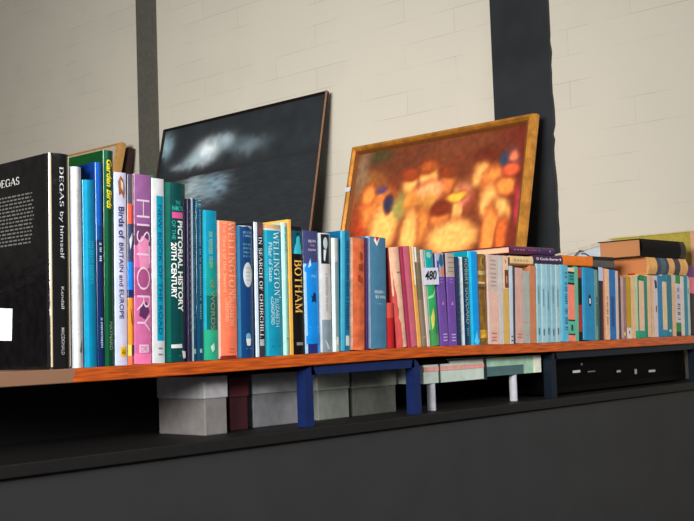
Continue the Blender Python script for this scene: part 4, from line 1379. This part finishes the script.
def Suv(x, y):
    n = Vector((math.cos(S_LEAN), 0, -math.sin(S_LEAN)))
    rr = ray(x, y)
    p = CAM + rr * ((Vector((S_XT, 0, S_TOP)) - CAM).dot(n) / rr.dot(n))
    return (S_YL - p.y) / (S_YL - S_YR), (p.z - S_BOT) / (S_TOP - S_BOT)


hA, hB = Suv(192, 177), Suv(300, 154)
glow = [(Suv(207, 150), 0.085, 0.06, (224, 234, 238)), (Suv(196, 158), 0.08, 0.035, (150, 168, 176)), (Suv(164, 148), 0.06, 0.08, (130, 160, 170)),
        (Suv(250, 143), 0.13, 0.04, (92, 106, 114)), (Suv(225, 140), 0.07, 0.045, (140, 158, 166)), (Suv(180, 164), 0.06, 0.02, (110, 122, 128))]
wl = [(Suv(192, 190), 0.11, 0.08, (150, 166, 170)), (Suv(214, 186), 0.10, 0.08, (110, 136, 150)), (Suv(178, 196), 0.05, 0.05, (110, 124, 126))]


def sea(u, v):
    hl = hA[1] + (u - hA[0]) * (hB[1] - hA[1]) / (hB[0] - hA[0])
    n = n1(u * 9, v * 9) * 0.5 + n2_(u * 24, v * 24) * 0.3 + n3_(u * 60, v * 60) * 0.2
    if v > hl:
        c = mixc((38, 42, 46), (62, 68, 74), n)
        for (g, ru, rv, col) in glow:
            d = ((u - g[0] + (n - 0.5) * 0.06) / ru) ** 2 + ((v - g[1] + (n - 0.5) * 0.07) / rv) ** 2
            c = mixc(c, col, math.exp(-d * 1.1))
        c = mixc(c, (46, 46, 50), max(0, 1 - (v - hl) / 0.035) * 0.9)
    else:
        rip = n2_(u * 30, v * 160)
        c = mixc((44, 47, 51), (56, 62, 68), rip)
        for (g, ru, rv, col) in wl:
            d = ((u - g[0]) / ru) ** 2 + ((v - g[1]) / rv) ** 2
            c = mixc(c, col, math.exp(-d) * (0.55 + 0.6 * rip))
    return tuple(x * (0.82 + 0.38 * min(1, max(0, (max(c) - 70) / 50))) for x in c)


picture('seascape_picture', S_YL, S_YR, S_TOP, S_BOT, S_XT, S_LEAN, 'large dark picture of moonlit clouds over the sea in a thin black frame', 'picture',
        0.010, 0.012, mat((36, 30, 28), 0.5), sea, 150, 128, 0.5)
q = MB()
r_ = [o for o in COL.objects if o.name.startswith('seascape_picture')][0]
Hs = (S_TOP - S_BOT) / math.cos(S_LEAN)
q.box((-0.0125, -(S_YL - S_YR) / 2 - 0.004, 0), (-0.006, -(S_YL - S_YR) / 2 - 0.0004, Hs), mat((150, 112, 84), 0.6))
e = q.build('edge_strip', r_); e['label'] = 'tan wooden edge strip'


# --- two plain picture backs further left
def leaning_board(name, xr, ytop, Xt, wid, lean, face_rgb, edge_rgb, edge_w, label, zb_):
    T = onX(xr, ytop, Xt)
    Hh = (T.z - zb_) / math.cos(lean)
    r = empty(name, (Xt - math.tan(lean) * (T.z - zb_), T.y, zb_ + 0.016 * math.sin(lean)), (0, lean, 0))
    tag(r, label, 'frame', 'pictures leaning on the wall')
    q = MB(); q.box((-0.004, edge_w, edge_w * 0.6), (0.012, wid - edge_w, Hh - 0.006), mat(face_rgb, 0.7)); q.build('panel', r)
    for part, bx2 in (('frame_bar', ((-0.012, 0, 0), (0.014, edge_w, Hh))), ('frame_bar', ((-0.012, wid - edge_w, 0), (0.014, wid, Hh))),
                      ('frame_bar', ((-0.012, edge_w + 0.0002, Hh - 0.006), (0.014, wid - edge_w - 0.0002, Hh))), ('frame_bar', ((-0.012, edge_w + 0.0002, 0), (0.014, wid - edge_w - 0.0002, edge_w * 0.6)))):
        q = MB(); q.box(bx2[0], bx2[1], mat(edge_rgb, 0.5)); q.build(part, r)
    return r


leaning_board('picture_frame', 124, 143.5, 2.17, 0.5, math.radians(13), (196, 186, 166), (206, 156, 92), 0.04, 'cream board with a light tan wooden edge leaning left of the grey post', TZ)
leaning_board('picture_frame', 132, 148.5, 2.225, 0.4, math.radians(12), (60, 44, 40), (66, 46, 44), 0.06, 'dark brown wooden frame leaning behind the tan edged board', TZ)

# --- things behind the right end of the row
def slab(name, pts, Xp, th, rgb, label, cat, strip=None):
    P = [onX(x, y, Xp) for x, y in pts[:-2]] + pts[-2:]
    q = MB()
    q.prism(P, (th, 0, 0), mat(rgb, 0.6))
    o = q.build(name)
    tag(o, label, cat, 'pictures leaning on the wall')
    return o


Xo = 2.215
pA, pB = onX(690.5, 231, Xo), onX(638, 238, Xo)
ol = empty('olive_picture', (Xo, (pA.y + pB.y) / 2, 0.0))
tag(ol, 'olive green panel with a pale rim standing behind the right end of the row', 'picture', 'pictures leaning on the wall')
hy = (pB.y - pA.y) / 2
q = MB(); q.box((0, -hy, 0.0005), (0.012, hy + 0.1, pA.z - 0.002), mat((176, 160, 70), 0.5)); q.build('panel', ol)
q = MB(); q.box((-0.004, -hy - 0.012, 0.0005), (0.014, -hy - 0.0003, pA.z), mat((214, 160, 130), 0.5)); q.build('rim', ol)
q = MB(); q.box((-0.004, -hy, pA.z - 0.0018), (0.014, hy + 0.1, pA.z + 0.001), mat((206, 196, 140), 0.5)); q.build('rim', ol)

Xs = 2.05
P1 = [onX(556, 254.5, Xs), onX(603, 241.3, Xs), onX(611, 239.5, Xs)]
poly = P1 + [Vector((Xs, P1[2].y, TZ)), Vector((Xs, P1[0].y, TZ))]
wh = empty('white_board', (Xs, (P1[0].y + P1[2].y) / 2, TZ))
tag(wh, 'white board with a slanting top edge standing behind the orange and dark grey books', 'board', 'pictures leaning on the wall')
loc = Vector(wh.location)
q = MB(); q.prism([p - loc for p in poly], (0.012, 0, 0), mat((196, 206, 212), 0.6)); q.build('panel', wh)
rim = [P1[0], P1[1], P1[2], P1[2] - Vector((0, 0, 0.012)), P1[1] - Vector((0, 0, 0.012)), P1[0] - Vector((0, 0, 0.012))]
q = MB(); q.prism([p - loc + Vector((-0.005, 0, 0)) for p in rim], (0.0048, 0, 0), mat((206, 194, 176), 0.6)); q.build('rim', wh)
wp = [onX(x, y, Xs - 0.012) - loc for x, y in ((573, 257.5), (577, 253.5), (580, 250.5), (583, 251), (581, 254), (585, 253.5), (589, 256))]
cu = bpy.data.curves.new('wire', 'CURVE')
cu.dimensions = '3D'
cu.bevel_depth = 0.0016
spn = cu.splines.new('POLY')
spn.points.add(len(wp) - 1)
for k, p in enumerate(wp):
    spn.points[k].co = (p.x, p.y, p.z, 1)
to = bpy.data.objects.new('wire', cu)
COL.objects.link(to)
dg = bpy.context.evaluated_depsgraph_get()
dg.update()
wm = bpy.data.meshes.new_from_object(to.evaluated_get(dg))
bpy.data.objects.remove(to)
wm.materials.clear()
wm.materials.append(mat((30, 26, 26), 0.5))
wo = bpy.data.objects.new('wire', wm)
COL.objects.link(wo)
wo.parent = wh

# ------------------------------------------------------------------ light
w = bpy.data.worlds.new('world')
sc.world = w
w.use_nodes = True
w.node_tree.nodes['Background'].inputs['Color'].default_value = (0.85, 0.92, 1.0, 1)
w.node_tree.nodes['Background'].inputs['Strength'].default_value = 0.25


def area(name, loc, target, sx, sy, power, col=(1, 1, 1), spread=180):
    l = bpy.data.lights.new(name, 'AREA')
    l.shape = 'RECTANGLE'
    l.size, l.size_y = sx, sy
    l.energy = power
    l.color = col
    l.spread = math.radians(spread)
    o = bpy.data.objects.new(name, l)
    COL.objects.link(o)
    o.location = loc
    o.rotation_euler = (Vector(target) - Vector(loc)).to_track_quat('-Z', 'Y').to_euler()
    return o


area('window_light', (0.2, -4.4, 2.0), (0.5, 0.0, 0.05), 2.0, 1.0, 12, (1.0, 0.98, 0.95), 60)
area('window_light', (2.2, -4.4, 2.0), (1.9, 0.0, 0.05), 2.0, 1.0, 15, (1.0, 0.98, 0.95), 60)
area('side_fill_light', (-3.2, -0.9, 0.8), (2.2, 1.8, 0.4), 2.0, 0.9, 64, (1.0, 0.97, 0.92), 60)  # added fill lamp for the wall and left faces, no window known

vs_ = sc.view_settings
sc.display_settings.display_device = 'sRGB'
vs_.view_transform = 'Standard'
vs_.look = 'None'
vs_.gamma = 1
vs_.use_curve_mapping = False
vs_.exposure = -0.5
